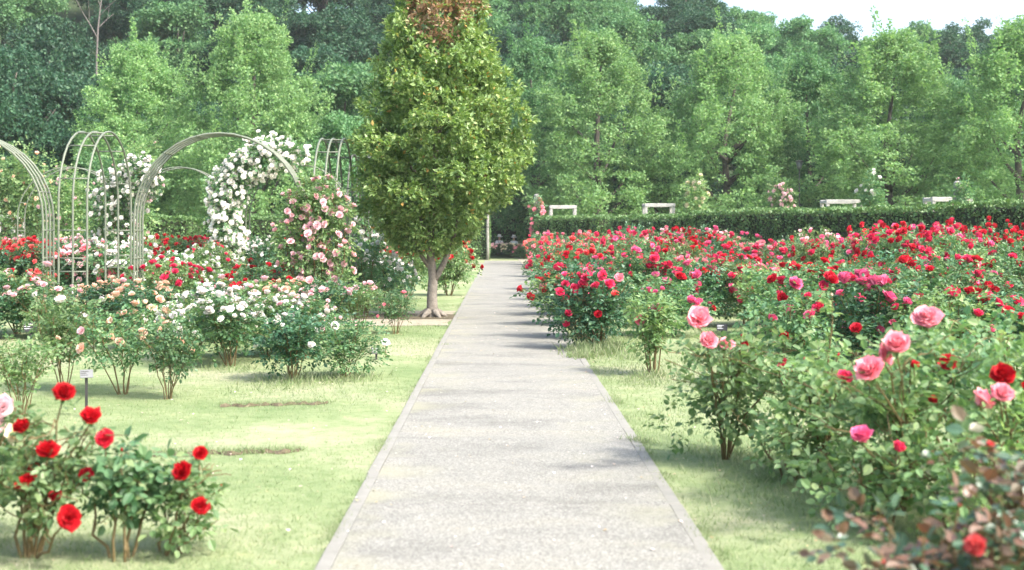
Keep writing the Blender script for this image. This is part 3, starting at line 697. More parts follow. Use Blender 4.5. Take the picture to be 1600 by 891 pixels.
rows = [(13.2, [3.75, 4.55, 5.35]), (15.8, [3.8, 4.65, 5.5, 6.35]), (18.4, [1.3, 2.1, 3.75, 4.6, 5.5, 6.4, 7.3]), (20.5, [1.25, 2.1, 2.95, 3.8, 4.7, 5.6, 6.5, 7.4, 8.2]), (22.7, [1.25, 2.1, 3.0, 3.9, 4.8, 5.7, 6.6, 7.5, 8.4, 9.3])]
for yy in (25.0, 27.5, 30.0, 32.8, 35.8, 39.0, 42.5, 46.0, 50.0, 54.0):
    xs = []; x = 1.5 + .012 * (yy - 25)
    while x < yy * .415 and hedge_y(x) - 1.3 > yy: xs.append(x); x += 1.05 + .012 * (yy - 25)
    rows.append((yy, xs))
for ri, (yy, xs) in enumerate(rows):
    for j, x in enumerate(xs):
        px = VX + FPX * x / yy; dh = hedge_y(x) - yy
        u = rng.random()
        if dh < 9 and 980 < px < 1340: c, mix = ('pale pink', 'hot pink') if u < .65 else ('hot pink', None)
        elif px < 900: c, mix = ('coral', 'hot pink') if u < .55 else ('rose pink', 'coral') if u < .75 else ('crimson', 'rose pink')
        elif px < 1010: c, mix = ('red', 'coral') if u < .3 else ('crimson', 'hot pink') if u < .7 else ('coral', 'rose pink')
        elif px < 1260: c, mix = ('red', 'hot pink') if u < .4 else ('crimson', 'rose pink') if u < .7 else ('hot pink', 'red')
        else: c, mix = ('red', 'crimson') if u < .5 else ('crimson', 'hot pink') if u < .8 else ('hot pink', 'crimson')
        jx, jy = rng.normal() * .12, rng.normal() * .25
        sc_ = 1.0 + .16 * rng.random() + .006 * (yy - 16)
        hh = (np.interp(yy, [13, 18, 24, 32, 45], [.92, 1.0, 1.14, 1.32, 1.48]) + (.16 if px > 1380 and yy > 24 else 0)) * (.78 + .42 * rng.random())
        n = int(5 + 22 * rng.random()) if yy < 24.5 else int(12 + 32 * rng.random())
        plant(x + jx, yy + jy, c, '%s rose bush, %s from the path in the %s row of the long bed' % (c, ordinal(j + 1), ordinal(ri + 1)), RB, n=n, dense=True, size=.18 if yy < 24.5 else .175 if yy < 30 else .19,
              scale=sc_, hs=hh / (1.12 * sc_), mix=mix)

# ------------------------------------------------------------------ metal arches
def arch(label, cx, cy, rz, span, depth, H, nh=3, mat='paint', rad=.019, group='metal rose arches'):
    t = thing('rose_arch', label, 'arch', (cx, cy, 0), rz, group)
    sp = H - span / 2 * 1.0; pts = [[-span/2, 0, -.05], [-span/2, 0, .6], [-span/2, 0, 1.2]]
    for k in range(19):
        a = math.pi * (1 - k / 18); pts.append([math.cos(a) * span/2, 0, sp + math.sin(a) * span/2])
    pts += [[span/2, 0, 1.2], [span/2, 0, .6], [span/2, 0, -.05]]; pts = np.array(pts)
    mb = MB(); add_tube(mb, pts, rad, 8); hoop = mb.mesh('arch_hoop', M[mat], True)
    ys = np.linspace(-depth/2, depth/2, nh)
    for yv in ys: ob('hoop', hoop, t, (0, yv, 0))
    mb = MB(); add_tube(mb, [[0, -depth/2 - .02, 0], [0, 0, 0], [0, depth/2 + .02, 0]], rad * .72, 6); rung = mb.mesh('arch_rung', M[mat], True)
    for s in (-1, 1):
        for z in (.42, .84, 1.06, 1.52): ob('rung', rung, t, (s * span/2, 0, z))
    for a in (18, 50, 75, 105, 130, 162): ob('rung', rung, t, (math.cos(R(a)) * span/2, 0, sp + math.sin(R(a)) * span/2))
    for i in range(nh - 1):
        mb = MB(); add_tube(mb, [[0, ys[i], 1.06], [0, (ys[i] + ys[i+1])/2, .95], [0, ys[i+1], .84]], rad * .6, 5); br = mb.mesh('arch_brace', M[mat], True)
        for s in (-1, 1): ob('brace', br, t, (s * span/2, 0, 0))
    mb = MB(); add_tube(mb, [[0, ys[0], .84], [0, 0, .95], [0, ys[-1], 1.06]], rad * .6, 5); br = mb.mesh('arch_brace', M[mat], True)
    if mat == 'iron':
        for s in (-1, 1): ob('brace', br, t, (s * span/2, 0, 0))
    return t
arch('wide pale metal arch cut by the left edge of the picture', -8.93, 21.3, 0, 2.79, .50, 3.12, 4)
arch('narrow metal arch seen side on beside the left edge arch', -7.06, 22.35, R(90), 2.5, .47, 3.24, 3)
arch('wide metal arch seen front on, framing white and red roses', -4.64, 21.3, 0, 2.79, .50, 3.12, 4)
arch('narrow metal arch seen side on next to the big tree', -2.92, 22.35, R(90), 2.4, .38, 3.12, 3)
arch('dark iron arch half hidden behind the big tree', -3.05, 28.2, R(90), 2.5, .38, 3.2, 3, 'iron')
arch('back row arch in the haze behind the left narrow arch', -11.4, 34, 0, 2.7, .5, 3.2, 2, 'paint', .017)
arch('back row arch with white climber on its left leg', -8.5, 34, 0, 2.7, .5, 3.2, 2, 'paint', .017)
arch('back row arch carrying the big white climbing rose', -5.3, 33.6, 0, 2.7, .5, 3.25, 2, 'paint', .017)

# ------------------------------------------------------------------ climbing roses
def climber(label, lines, n_leaf, n_bloom, size, colour, spread, seed, leafmat='rose_leaf', leafsize=.065, group='climbing roses', near=True, cat='climbing rose', blspread=1.0, cut=0):
    """lines: polylines [(x,y,z,weight radius)] that the plant follows"""
    g = np.random.default_rng(seed); P0 = np.array(lines[0][0][:3]); root = np.array([P0[0], P0[1], 0.0])
    t = thing('climbing_rose', label, cat, root, 0, group)
    st, fo = MB(), MB(); samp = []
    for ln in lines:
        ln = np.array(ln, float); tt = np.linspace(0, len(ln) - 1, 40); 
        q = np.stack([np.interp(tt, np.arange(len(ln)), ln[:, k]) for k in range(4)], -1); samp.append(q)
        for _ in range(3):
            w = np.cumsum(g.normal(size=(40, 3)) * .02, axis=0); add_tube(st, (q[:, :3] + w - root)[::3], np.linspace(.014, .005, 14), 5)
    S = np.concatenate(samp); wts = S[:, 3] ** 1.5; wts /= wts.sum()
    def pick(n, lo, hi):
        i = g.choice(len(S), n, p=wts); d = rand_dir(n, g); rr = S[i, 3] * (lo + (hi - lo) * g.random(n)) * spread
        lump = .75 + .5 * (.5 + .5 * np.sin(S[i, 2] * 5 + d[:, 0] * 4 + seed))
        return S[i, :3] - root + d * (rr * lump)[:, None], d
    P, d = pick(n_leaf, .25, 1.0); P[:, 2] = np.maximum(P[:, 2], .05)
    leaves_at(fo, P, nrm(d + np.array([0, 0, -.1])), g, leafsize)
    ob('stems', st.mesh('climber_stems', M['cane']), t); ob('foliage', fo.mesh('climber_foliage', M[leafmat]), t, kind='stuff')
    P, d = pick(n_bloom, .75, 1.12)
    if cut: 
        keep = P[:, 2] > cut; P, d = P[keep], d[keep]
    d = nrm(d + np.array([0, -.5, .5]))
    if near:
        for p, q in zip(P, d):
            if p[2] > .3: bloom(t, p, q, size * (.7 + .55 * g.random()), colour if g.random() > .2 else {'rose pink': 'pale pink'}.get(colour, colour))
    else:
        mb = MB(); Vall = np.concatenate(LOWSHAPE.v); Fall = np.concatenate(LOWSHAPE.f)
        for p, q in zip(P, d):
            if p[2] > .3: mb.add(p + (Vall * size / 2 * (.7 + .6 * g.random())) @ np.array(Vector(q).to_track_quat('Z', 'Y').to_matrix()).T, Fall)
        ob('blossoms', mb.mesh('climber_blossoms', PET[colour]), t, kind='stuff')
    return t
def ln(Y, *pts): return [tuple(AT(px, py, Y)) + (w,) for (px, py, w) in pts]
climber('pink climbing rose covering the foot of the wide arch', [ln(20.9, (497, 525, .30), (496, 450, .38), (494, 390, .44), (493, 335, .46), (496, 292, .42)), ln(20.8, (462, 470, .2), (452, 400, .26), (456, 330, .30), (478, 296, .28)), ln(20.9, (520, 500, .28), (536, 430, .3), (532, 345, .26), (520, 300, .25))],
        1500, 180, .135, 'pale pink', .88, 41, leafmat='rose_leaf_light', cut=.7)
climber('big white climbing rose arching over the back row arch', [ln(33, (365, 432, .40), (360, 400, .46), (352, 345, .46), (352, 300, .46), (372, 265, .5), (415, 245, .5), (465, 240, .40))],
        1700, 950, .16, 'white', .95, 42, near=False, leafsize=.09)
climber('white climbing rose seen through the narrow side arch', [ln(33.5, (195, 425, .4), (185, 380, .5), (178, 330, .55), (190, 290, .6), (215, 275, .5), (240, 285, .4))],
        1200, 460, .155, 'white', 1.0, 43, near=False, leafsize=.09)
climber('white climbing rose on the dark iron arch', [ln(27.0, (585, 465, .35), (585, 420, .4), (572, 370, .3), (560, 320, .25))], 420, 90, .13, 'white', .9, 44, near=False)
climber('tall rambling rose with few blooms behind the narrow arch', [ln(40, (205, 400, .6), (200, 330, .9), (205, 270, .9), (225, 245, .6)), ln(40, (120, 400, .6), (110, 330, .9), (95, 280, .8))],
        1700, 60, .16, 'pale pink', 1.0, 45, 'rose_leaf_light', .11, near=False)
climber('orange pink rambler along the far left edge', [ln(42, (10, 400, .6), (5, 330, 1.0), (0, 275, .9), (50, 262, .8)), ln(42, (60, 400, .6), (55, 320, 1.0), (30, 270, .8))],
        1700, 60, .17, 'peach', 1.0, 46, 'rose_leaf_light', .11, near=False)

# ------------------------------------------------------------------ hedges
def hedge(label, p0, p1, h, w=1.1, seed=1, dens=330, leaf=.085):
    g = np.random.default_rng(seed); p0, p1 = np.array(p0, float), np.array(p1, float); L = np.linalg.norm(p1 - p0); ang = math.atan2(p1[1]-p0[1], p1[0]-p0[0])
    t = thing('hedge', label, 'hedge', (*((p0 + p1) / 2), 0), ang, 'clipped hedges')
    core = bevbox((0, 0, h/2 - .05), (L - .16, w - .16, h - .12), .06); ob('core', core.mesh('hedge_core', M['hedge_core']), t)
    mb = MB()
    def face(n, f):
        u, v = g.random(n), g.random(n); P, N = f(u, v); P = P + N * (.05 * g.random((n, 1)) - .02 + .035 * (np.sin(P[:, :1] * 3.1 + P[:, 2:] * 2.2 + seed) + np.sin(P[:, :1] * 7.3)) )
        D = nrm(N * .6 + g.normal(size=(n, 3)) * .7 + np.array([0, 0, .35])); scatter(mb, LEAF_T * np.array([1.25, 1, 1]), LEAF_F, P, D, nrm(N + g.normal(size=(n, 3)) * .5), leaf * (.6 + .7 * g.random(n)))
    one = lambda n, v: np.repeat(np.array([v], float), n, 0)
    for s in (-1, 1):
        n = int(L * h * dens); face(n, lambda u, v: (np.stack([(u-.5)*L, np.full(n, s*w/2 - s*.05), .03 + v*(h-.06)], -1), one(n, (0, s, 0))))
        n2 = int(w * h * dens); face(n2, lambda u, v: (np.stack([np.full(n2, s*L/2 - s*.05), (u-.5)*w, .03 + v*(h-.06)], -1), one(n2, (s, 0, 0))))
    n3 = int(L * w * dens * 1.5); face(n3, lambda u, v: (np.stack([(u-.5)*L, (v-.5)*w, np.full(n3, h - .04)], -1), one(n3, (0, 0, 1))))
    ob('foliage', mb.mesh('hedge_foliage', M['hedge_leaf']), t, kind='stuff')
    return t
def hp(s): return (HX0 + 1.6 + (HX1 - HX0 - 1.6) * s, hedge_y(HX0 + 1.6 + (HX1 - HX0 - 1.6) * s))
segs = [(0, .225), (.225, .44), (.44, .62), (.62, .80), (.825, 1.0)]
hl = ['tall clipped hedge block at the right edge of the rose bed', 'clipped hedge block with a stone post behind it', 'clipped hedge block with pale pink roses before it', 'clipped hedge block below the pale yellow climber', 'clipped hedge block nearest the end of the path']
for k, (a, b) in enumerate(segs):
    p, q = hp(a), hp(b); hedge(hl[k], (p[0], p[1]), (q[0] + .04, q[1]), (2.25, 2.17, 2.2, 2.08, 2.12)[k], 1.2, 60 + k, 300, .095)
hedge('short clipped hedge block between the big tree and path end', (-2.5, 68.5), (-.62, 68.5), 2.45, 1.2, 71, 300, .10)
hedge('clipped hedge seen through the left arches', (-13.6, 44), (-10.6, 44), 2.0, 1.1, 72, 300, .10)
hedge('clipped hedge block behind the white climbing rose', (-10.2, 44.2), (-7.6, 44.2), 2.0, 1.1, 73, 300, .10)
hedge('clipped hedge behind the arch roses left of the tree', (-6.4, 46.5), (-3.0, 46.5), 2.0, 1.1, 74, 300, .10)

# ------------------------------------------------------------------ timber frames, posts, lamp, labels
def frame(label, px, top, wpx, Y, w_extra=.9, rz=0.0):
    c = AT(px, top, Y); W = wpx * Y / FPX; H = c[2]
    t = thing('timber_frame', label, 'garden frame', (c[0], Y, 0), rz, 'square timber frames behind the hedge')
    post = bevbox((0, 0, (H - .14) / 2), (.12, .12, H - .14), .012).mesh('frame_post', M['timber'])
    for sx in (-1, 1):
        for sy in (0, 1): ob('post', post, t, (sx * (W/2 - .07), sy * w_extra, 0))
    bm_ = bevbox((0, 0, 0), (W, .16, .138), .012).mesh('frame_beam', M['timber'])
    for sy in (0, 1): ob('beam', bm_, t, (0, sy * w_extra, H - .07))
    side = bevbox((0, 0, 0), (.10, w_extra - .17, .11), .012).mesh('frame_side_rail', M['timber'])
    for sx in (-1, 1): ob('side_rail', side, t, (sx * (W/2 - .07), w_extra / 2, H - .08))
frame('pale square timber frame nearest the path end', 880, 321, 42, 59.5)
frame('pale square timber frame left of the yellow climber', 1031, 318, 48, 57)
frame('pale square timber frame behind the middle of the hedge', 1319, 312, 57, 50)
frame('pale square timber frame behind the stone post', 1487, 308, 63, 46)
frame('white timber frame at the left edge behind the arches', 2, 336, 44, 46)

def post(label, px, top, Y, d):
    c = AT(px, top, Y); mb = MB(); H = c[2]
    zs = [-.05, H*.25, H*.5, H*.75, H - .06, H]; add_tube(mb, [[.01*math.sin(k*2), .01*math.cos(k*3), z] for k, z in enumerate(zs)], [d/2*1.05, d/2, d/2*1.02, d/2*.97, d/2*.95, d/2*.8], 9)
    t = thing('stone_post', label, 'post', (c[0], Y, 0), 0, 'stone posts')
    ob('shaft', mb.mesh('post_shaft', M['stone_post'], True), t)
    mb = MB(); V, F4, F3 = tube([[0, 0, H*.6], [0, 0, H*.6+.05]], d/2*1.06, 9); mb.add(V, F4); mb.f.append(F3); mb.m.append(np.zeros(len(F3), np.int32))
    ob('wire_band', mb.mesh('post_band', M['iron']), t)
post('rough stone post with pink climber by the path end', 838, 304, 58, .25)
post('rough grey stone post rising above the hedge at right', 1495, 284, 44.5, .24)
post('slim stone post beside the hedge by the big tree', 762, 322, 67.85, .16)
climber('small pink climbing rose wrapped round the stone post', [ln(57.6, (836, 392, .25), (838, 350, .3), (838, 315, .35))], 220, 26, .28, 'rose pink', 1.0, 51, near=False, leafsize=.11)
climber('pale yellow climbing rose standing above the hedge', [ln(56, (1080, 350, .4), (1085, 320, .55), (1088, 295, .45), (1092, 275, .2))], 420, 34, .24, 'cream', 1.0, 52, 'rose_leaf_light', .12, near=False)
climber('pink and white climbing rose dome above the hedge', [ln(52, (1222, 345, .4), (1222, 318, .5), (1222, 300, .45))], 330, 60, .2, 'pale pink', .95, 53, 'rose_leaf_light', .11, near=False)
climber('reddish leaved climbing rose with white blooms above the hedge', [ln(49, (1362, 335, .3), (1362, 305, .5), (1362, 283, .4))], 330, 12, .2, 'white', 1.0, 54, 'rose_leaf', .11, near=False)
climber('thin climbing rose on the grey post', [ln(44.2, (1500, 325, .25), (1503, 300, .35), (1503, 288, .25))], 170, 9, .15, 'pale pink', 1.0, 55, 'rose_leaf', .10, near=False)

Y = 68; c = AT(1249, 250, Y)
t = thing('lamp_post', 'thin dark lamp post standing under the trees behind the hedge', 'lamp post', (c[0], Y, 0))
mb = MB(); add_tube(mb, [[0, 0, -.05], [0, 0, .5], [0, 0, 2], [0, 0, c[2] - .5]], [.06, .04, .035, .03], 8); ob('pole', mb.mesh('lamp_pole', M['iron'], True), t)
mb = MB(); add_tube(mb, [[0, 0, c[2]-.5], [0, 0, c[2]-.45], [0, 0, c[2]-.1]], [.05, .12, .18], 8); ob('lantern', mb.mesh('lantern', M['plate'], True), t)
mb = MB(); add_tube(mb, [[0, 0, c[2]-.1], [0, 0, c[2]-.06], [0, 0, c[2]]], [.24, .22, .03], 8); ob('cap', mb.mesh('lamp_cap', M['iron'], True), t)

def plant_label(label, px, top, base, size=.09, rz=0.0, plate='plate', tilt=35):
    g = G(px, base); Y = g[1]; H = AT(px, top, Y)[2]
    t = thing('plant_label', label, 'plant label', g, rz, 'plant labels on stakes')
    mb = MB(); mb.add(*box((0, 0, H/2 - .02), (.022, .012, H + .02 - .03))); ob('stake', mb.mesh('label_stake', M['stake']), t)
    p = ob('plate', bevbox((0, 0, 0), (size * 1.35, .006 + size * .0, size), .002).mesh('label_plate', M[plate]), t, (0, -.012, H - .02), (R(-tilt), 0, 0))
    mb = MB()
    for k, w in enumerate((.8, .55, .7)): mb.add(*box((-size * .6 + size * w * .55, -.0042, size * (.25 - .22 * k)), (size * w, .0016, size * .07)))
    ob('print', mb.mesh('label_print', M['print' if plate == 'stake' else 'stake']), p)
plant_label('grey tilted plant label on black stake behind the scarlet roses', 135, 580, 652, .075, R(22))
plant_label('dark plant label on a stake by the left edge', 48, 508, 556, .12, R(5), 'stake', 10)
plant_label('small black plant label on the grass behind the pink blooms', 1128, 509, 546, .10, R(-8), 'stake')
plant_label('small black plant label under the row of roses', 1196, 498, 521, .11, R(6), 'stake')
plant_label('small dark plant label seen past the biggest pink bloom', 1360, 542, 590, .075, R(4), 'stake')
plant_label('little dark plant label beside the low green bush', 588, 545, 562, .09, R(20), 'stake')
# lone white roses at the lawn edge
for (px, py, base, lab) in [(602, 537, 560, 'single white rose low on the lawn edge'), (523, 511, 575, 'single white rose bud standing over the low green bush')]:
    g = G(px, base); p = AT(px, py, g[1]) - g
    t = thing('lone_rose', lab, 'rose', g)
    mb = MB(); add_tube(mb, [[0, 0, -.02], [.005, 0, p[2] * .5], [p[0], 0, p[2]]], [.005, .004, .004], 5); ob('stem', mb.mesh('lone_stem', M['cane_green']), t)
    mb = MB(); leaves_at(mb, np.array([[0, 0, p[2] * f] for f in (.2, .35, .5, .65)]), nrm(rng.normal(size=(4, 3))), rng, .045); ob('leaf_spray', mb.mesh('lone_leaves', M['rose_leaf']), t)
    bloom(t, p, (.1, -.8, .5), .115, 'white', 2)

# ------------------------------------------------------------------ the big tree by the path
TB = G(675, 496)
tree = thing('broadleaf_tree', 'egg shaped glossy green tree with browning top beside the path', 'tree', TB)
def limb(mb, a, b, r0, r1, bend, n=8, sides=8):
    mid = (np.array(a) + np.array(b)) / 2 + np.array(bend); P = bezier(np.array(a, float), mid, np.array(b, float), n)
    add_tube(mb, P, np.linspace(r0, r1, n), sides); return P
mb = MB()
add_tube(mb, [[0, 0, -.05], [0, 0, .03], [.005, 0, .12], [.0, 0, .35], [.02, 0, .7], [-.03, .02, 1.1], [-.02, 0, 1.6], [.05, 0, 2.6], [.10, 0, 3.8], [.1, 0, 5.2]], [.15, .12, .10, .09, .082, .066, .058, .065, .045, .015], 12)
for a in (0.4, 1.7, 2.9, 4.1, 5.3):
    limb(mb, (math.cos(a)*.08, math.sin(a)*.08, .10), (math.cos(a)*.30, math.sin(a)*.30, -.03), .07, .025, (0, 0, .04), 5, 7)
ob('trunk', mb.mesh('tree_trunk', M['bark'], True), tree)
for (a, b, r) in [((.02, 0, .62), (.46, -.1, 1.75), .062), ((-.02, 0, .85), (-.55, .1, 1.9), .045), ((0, 0, 1.15), (.2, .55, 2.2), .045), ((0, 0, 1.3), (-.25, -.55, 2.3), .045), ((.03, 0, 2.0), (.9, .2, 3.1), .04),
                  ((.03, 0, 2.2), (-.8, -.2, 3.3), .04), ((.05, 0, 2.9), (.2, -.7, 3.9), .035), ((.08, 0, 3.4), (-.5, .5, 4.5), .03), ((.09, 0, 3.8), (.6, 0, 4.7), .03)]:
    mb = MB(); limb(mb, a, b, r, r * .35, (.12 * np.sign(b[0]), 0, -.05)); ob('limb', mb.mesh('tree_limb', M['bark'], True), tree)
pz = [1.05, 1.24, 1.5, 1.86, 2.3, 2.87, 3.3, 3.9, 4.45, 5.0, 5.57, 5.95, 6.1]; pr = [.26, .54, .78, 1.08, 1.36, 1.50, 1.42, 1.24, 1.04, .88, .66, .42, .1]
g = np.random.default_rng(77); nt = 2900
zz = 1.1 + 5.0 * g.random(nt * 4); keep = g.random(nt * 4) < (np.interp(zz, pz, pr) / 1.52) ** 1.3; zz = zz[keep][:nt]; nt = len(zz)
aa = g.random(nt) * 6.283; lump = 1 + .12 * np.sin(aa * 4 + zz * 2.1 + 1) * np.sin(zz * 4.3 + aa) + .10 * np.sin(zz * 9.5 + aa * 3)
hollow = np.sin(zz * 6.3 + 2 * np.sin(aa * 2)) + np.sin(aa * 5 + zz * 2.7) + .6 * np.sin(aa * 11 + zz * 5)
rf = (1 - .55 * g.random(nt) ** 2.2) * np.where(hollow < -.6, .70, 1.0); rr = np.interp(zz, pz, pr) * rf * lump
tp = np.stack([rr * np.cos(aa) + np.interp(zz, [1.2, 1.6, 2.0, 2.9, 6], [-.12, -.10, .05, .17, .12]), rr * np.sin(aa), zz], -1); outd = nrm(np.stack([np.cos(aa), np.sin(aa), .35 + .25 * (zz - 2.5)], -1))
nl = 22; i = np.repeat(np.arange(nt), nl); n = len(i); D = nrm(outd[i] * .55 + g.normal(size=(n, 3)) * .75)
P = tp[i] + D * .05 * g.random((n, 1)) + g.normal(size=(n, 3)) * .03
dry = (P[:, 2] + .45 * np.sin(P[:, 0] * 3 + 1.2) + g.normal(size=n) * .12 > 5.12) & (P[:, 0] > -.42) & (P[:, 1] < .55) & (g.random(n) < .72)
for nm, sel, mt in (('crown', ~dry, 'tree_leaf'), ('dry_crown_top', dry, 'dry_leaf')):
    mb = MB(); k = sel.sum(); scatter(mb, LEAF_T * np.array([1.0, 1, 1]), LEAF_F, P[sel], D[sel], nrm(np.array([0, 0, 1.0]) + g.normal(size=(k, 3)) * .55),   .092 * (.65 + .6 * g.random(k)))
    o = ob(nm, mb.mesh(nm, M[mt]), tree, kind='stuff')
    if nm != 'crown': o['label'] = 'dry reddish brown leaves at the tree top'
V, F = blob_sheet([(TB[0]-1.3, TB[1]-.55), (TB[0]+.95, TB[1]-.6), (TB[0]+1.0, TB[1]+.7), (TB[0]-1.2, TB[1]+.7)], .012)
ob('soil_bed', MB().add(V, F).mesh('soil_bed', M['soil']), kind='structure')

# ------------------------------------------------------------------ trees of the wood
def crown_leaves(g, mb, C, CR, AX, npuff, pr, per, leaf, stretch):
    """boughs C (radius CR, axis AX) -> leafy puffs on each bough -> leaves on each puff"""
    nb = len(C); i = np.repeat(np.arange(nb), npuff); n = len(i); d = rand_dir(n, g); d[:, 2] = d[:, 2] * .75 + .22; d = nrm(d)
    t = g.random(n) * 2 - .8
    Q = C[i] + d * (CR[i] * (.55 + .45 * g.random(n)))[:, None] * np.array([1, 1, .8]) * (1 - .45 * np.clip(t, 0, 1))[:, None] + AX[i] * (t * CR[i] * stretch)[:, None]
    j = np.repeat(np.arange(n), per); k = len(j); e = rand_dir(k, g); e = nrm(e + np.array([0, 0, .25]))
    P = Q[j] + e * (pr * (.45 + .6 * g.random(k)))[:, None] * np.array([1.1, 1.1, .75])
    D = nrm(e * .55 + d[j] * .25 + g.normal(size=(k, 3)) * .6)
    scatter(mb, LEAF_T * np.array([1.2, 1, 1]), LEAF_F, P, D, nrm(e + np.array([0, 0, .7]) + g.normal(size=(k, 3)) * .45), leaf * (.6 + .7 * g.random(k)))
def crown_feathery(seed, H, W, mat, nb=105, leaf=.13, per=42, low=.10):
    """upswept crown of pointed leafy boughs"""
    g = np.random.default_rng(seed); mb = MB(); z = low * H + (.93 - low) * H * (np.arange(nb) + g.random(nb)) / nb
    prof = np.interp(z / H, [low, .22, .42, .6, .8, .93], [.66, 1.0, 1.0, .82, .48, .14]); a = np.arange(nb) * 2.39996 + g.normal(size=nb) * .35
    lump = 1 + .16 * np.sin(a * 3 + seed) * np.sin(z * .9 + seed)
    r = (W / 2 - .45) * prof * lump * (1 - .55 * g.random(nb) ** 2.0)
    C = np.stack([r * np.cos(a), r * np.sin(a), z], -1); AX = nrm(np.stack([np.cos(a) * .4, np.sin(a) * .4, np.full(nb, 1.0)], -1))
    CR = (.62 + .34 * g.random(nb)) * np.interp(z / H, [0, .6, .95], [1.15, 1.0, .6])
    crown_leaves(g, mb, C, CR, AX, 12, .30, per, leaf, .95)
    tops = g.integers(0, nb, 46); tops = tops[(z[tops] > .35 * H) & (z[tops] < .9 * H)]           # pointed shoots standing out of the outline
    for q in tops:
        tip = C[q] + AX[q] * CR[q] * 1.2 + np.array([0, 0, .2]); L_ = .5 + .7 * g.random(); kk = 70; tt = g.random(kk); e = rand_dir(kk, g)
        P = tip + (AX[q] + np.array([0, 0, .5])) * (tt * L_)[:, None] + e * (.20 * (1 - .75 * tt))[:, None]; scatter(mb, LEAF_T * np.array([1.2, 1, 1]), LEAF_F, P, nrm(e + AX[q] * .6), nrm(e + np.array([0, 0, .7])), leaf * (.6 + .6 * g.random(kk)))
    return mb.mesh('feathery_crown', M[mat])
def crown_round(seed, H, W, mat, nb=62, leaf=.21, per=36, low=.2):
    """billowing crown of rounded leaf clouds"""
    g = np.random.default_rng(seed); mb = MB(); d = rand_dir(nb, g); d[:, 2] = np.abs(d[:, 2]) * 1.05 - .3; d = nrm(d)
    C = d * (1 - .5 * g.random(nb) ** 2)[:, None] * np.array([W/2 * .80, W/2 * .80, H * (1 - low) * .55]); C[:, 2] += H * .48; C += g.normal(size=C.shape) * .3
    C[:, 2] = np.clip(C[:, 2], low * H, H * .92); CR = W * (.11 + .05 * g.random(nb)); AX = nrm(d + np.array([0, 0, .4]))
    crown_leaves(g, mb, C, CR, AX, 13, .44, per, leaf, .2)
    return mb.mesh('rounded_crown', M[mat])
def trunk_mesh(seed, H, r, mat='bark_dark', fork=5):
    g = np.random.default_rng(seed); mb = MB(); add_tube(mb, [[0, 0, -.4], [0, 0, .2], [.05, 0, H*.2], [g.normal()*.15, g.normal()*.15, H*.5], [g.normal()*.2, g.normal()*.2, H*.85]], [r*1.4, r, r*.85, r*.55, r*.12], 8)
    for k in range(fork + 3):
        a = g.random() * 6.283; z = H * (.14 + .36 * g.random()); L = H * (.13 + .09 * g.random())
        limb(mb, (0, 0, z), (math.cos(a)*L, math.sin(a)*L, z + L * 1.1), r * .42, r * .08, (math.cos(a)*.25, math.sin(a)*.25, -.2), 6, 6)
    return mb.mesh('wood_trunk', M[mat], True)
TRK = [trunk_mesh(200 + k, 10, .22, 'bark_dark') for k in range(3)]
FEA = [crown_feathery(300, 11.5, 7.0, 'leaf_lime'), crown_feathery(301, 11.5, 7.4, 'leaf_lime'), crown_feathery(302, 11.5, 6.8, 'leaf_lime'), crown_feathery(303, 11.0, 7.6, 'leaf_mid'), crown_feathery(304, 10.0, 7.6, 'leaf_mid')]
RND = [crown_round(310 + k, 10, 8.0 + k % 2, 'leaf_dark') for k in range(4)] + [crown_round(316, 9, 8, 'leaf_mid'), crown_round(317, 9, 8.5, 'leaf_mid')]

def wood_tree(label, px, top, Y, me, me_h, wscale=1.0, group=None, name='woodland_tree', z0=0.0, ti=0, X=None):
    c = AT(px, top, Y); s = (c[2] - z0) / me_h
    t = thing(name, label, 'tree', (c[0], Y, z0), rng.random() * 6.283, group)
    ob('trunk', TRK[ti % 3], t, scale=(s * me_h / 10 * 1.0,) * 3); ob('crown', me, t, scale=(s * wscale, s * wscale, s), kind='stuff')
    return t
ED = 'pale green trees at the edge of the wood'
wood_tree('tall feathery pale green tree right of the big tree', 935, 42, 71, FEA[0], 11.5, 1.12, ED)
wood_tree('feathery pale green tree behind the pale yellow climber', 1140, 46, 71, FEA[1], 11.5, 1.05, ED, ti=1)
wood_tree('broad pale green tree with visible branches behind the stone post', 1392, 44, 67, FEA[2], 11.5, 1.25, ED, ti=2)
wood_tree('pale green tree filling the right edge above the hedge', 1598, 22, 63, FEA[0], 11.5, 1.1, ED, ti=1)
wood_tree('yellowish green tree above the wide arch on the left', 395, 10, 60, FEA[1], 11.5, 1.02, ED)
wood_tree('shorter pale green tree above the narrow left arch', 215, 62, 64, FEA[2], 11.5, 1.05, ED, ti=1)
wood_tree('mid green tree between the big tree and the feathery one', 835, 52, 78, FEA[3], 11, .9, ED, ti=2)
wood_tree('mid green tree between two pale trees above the hedge', 1262, 84, 74, FEA[4], 10, .9, ED)
wood_tree('mid green tree right of the branching pale tree', 1500, 120, 72, FEA[3], 11, .9, ED, ti=1)
wood_tree('rounded mid green tree left of the big tree', 535, 98, 72, RND[4], 9, 1.0, ED, ti=2)
wood_tree('rounded mid green tree behind the pink climber', 500, 175, 62, RND[5], 9, 1.0, ED)
wood_tree('low dark tree over the people at the path end', 790, 190, 82, RND[4], 9, 1.1, ED, ti=1)
wood_tree('low mid green tree behind the path end post', 870, 215, 84, RND[5], 9, 1.1, ED, ti=1)
wood_tree('low rounded tree under the yellowish one', 300, 190, 68, RND[5], 9, 1.0, ED, ti=2)
wood_tree('low dark tree under the left edge wood', 95, 195, 66, RND[0], 10, 1.0, ED)
wood_tree('dark tree at the far left edge', 10, 60, 68, RND[1], 10, .85, ED, ti=1)
wood_tree('low dark green tree behind the right frames', 1040, 200, 80, RND[2], 10, 1.1, ED, ti=2)
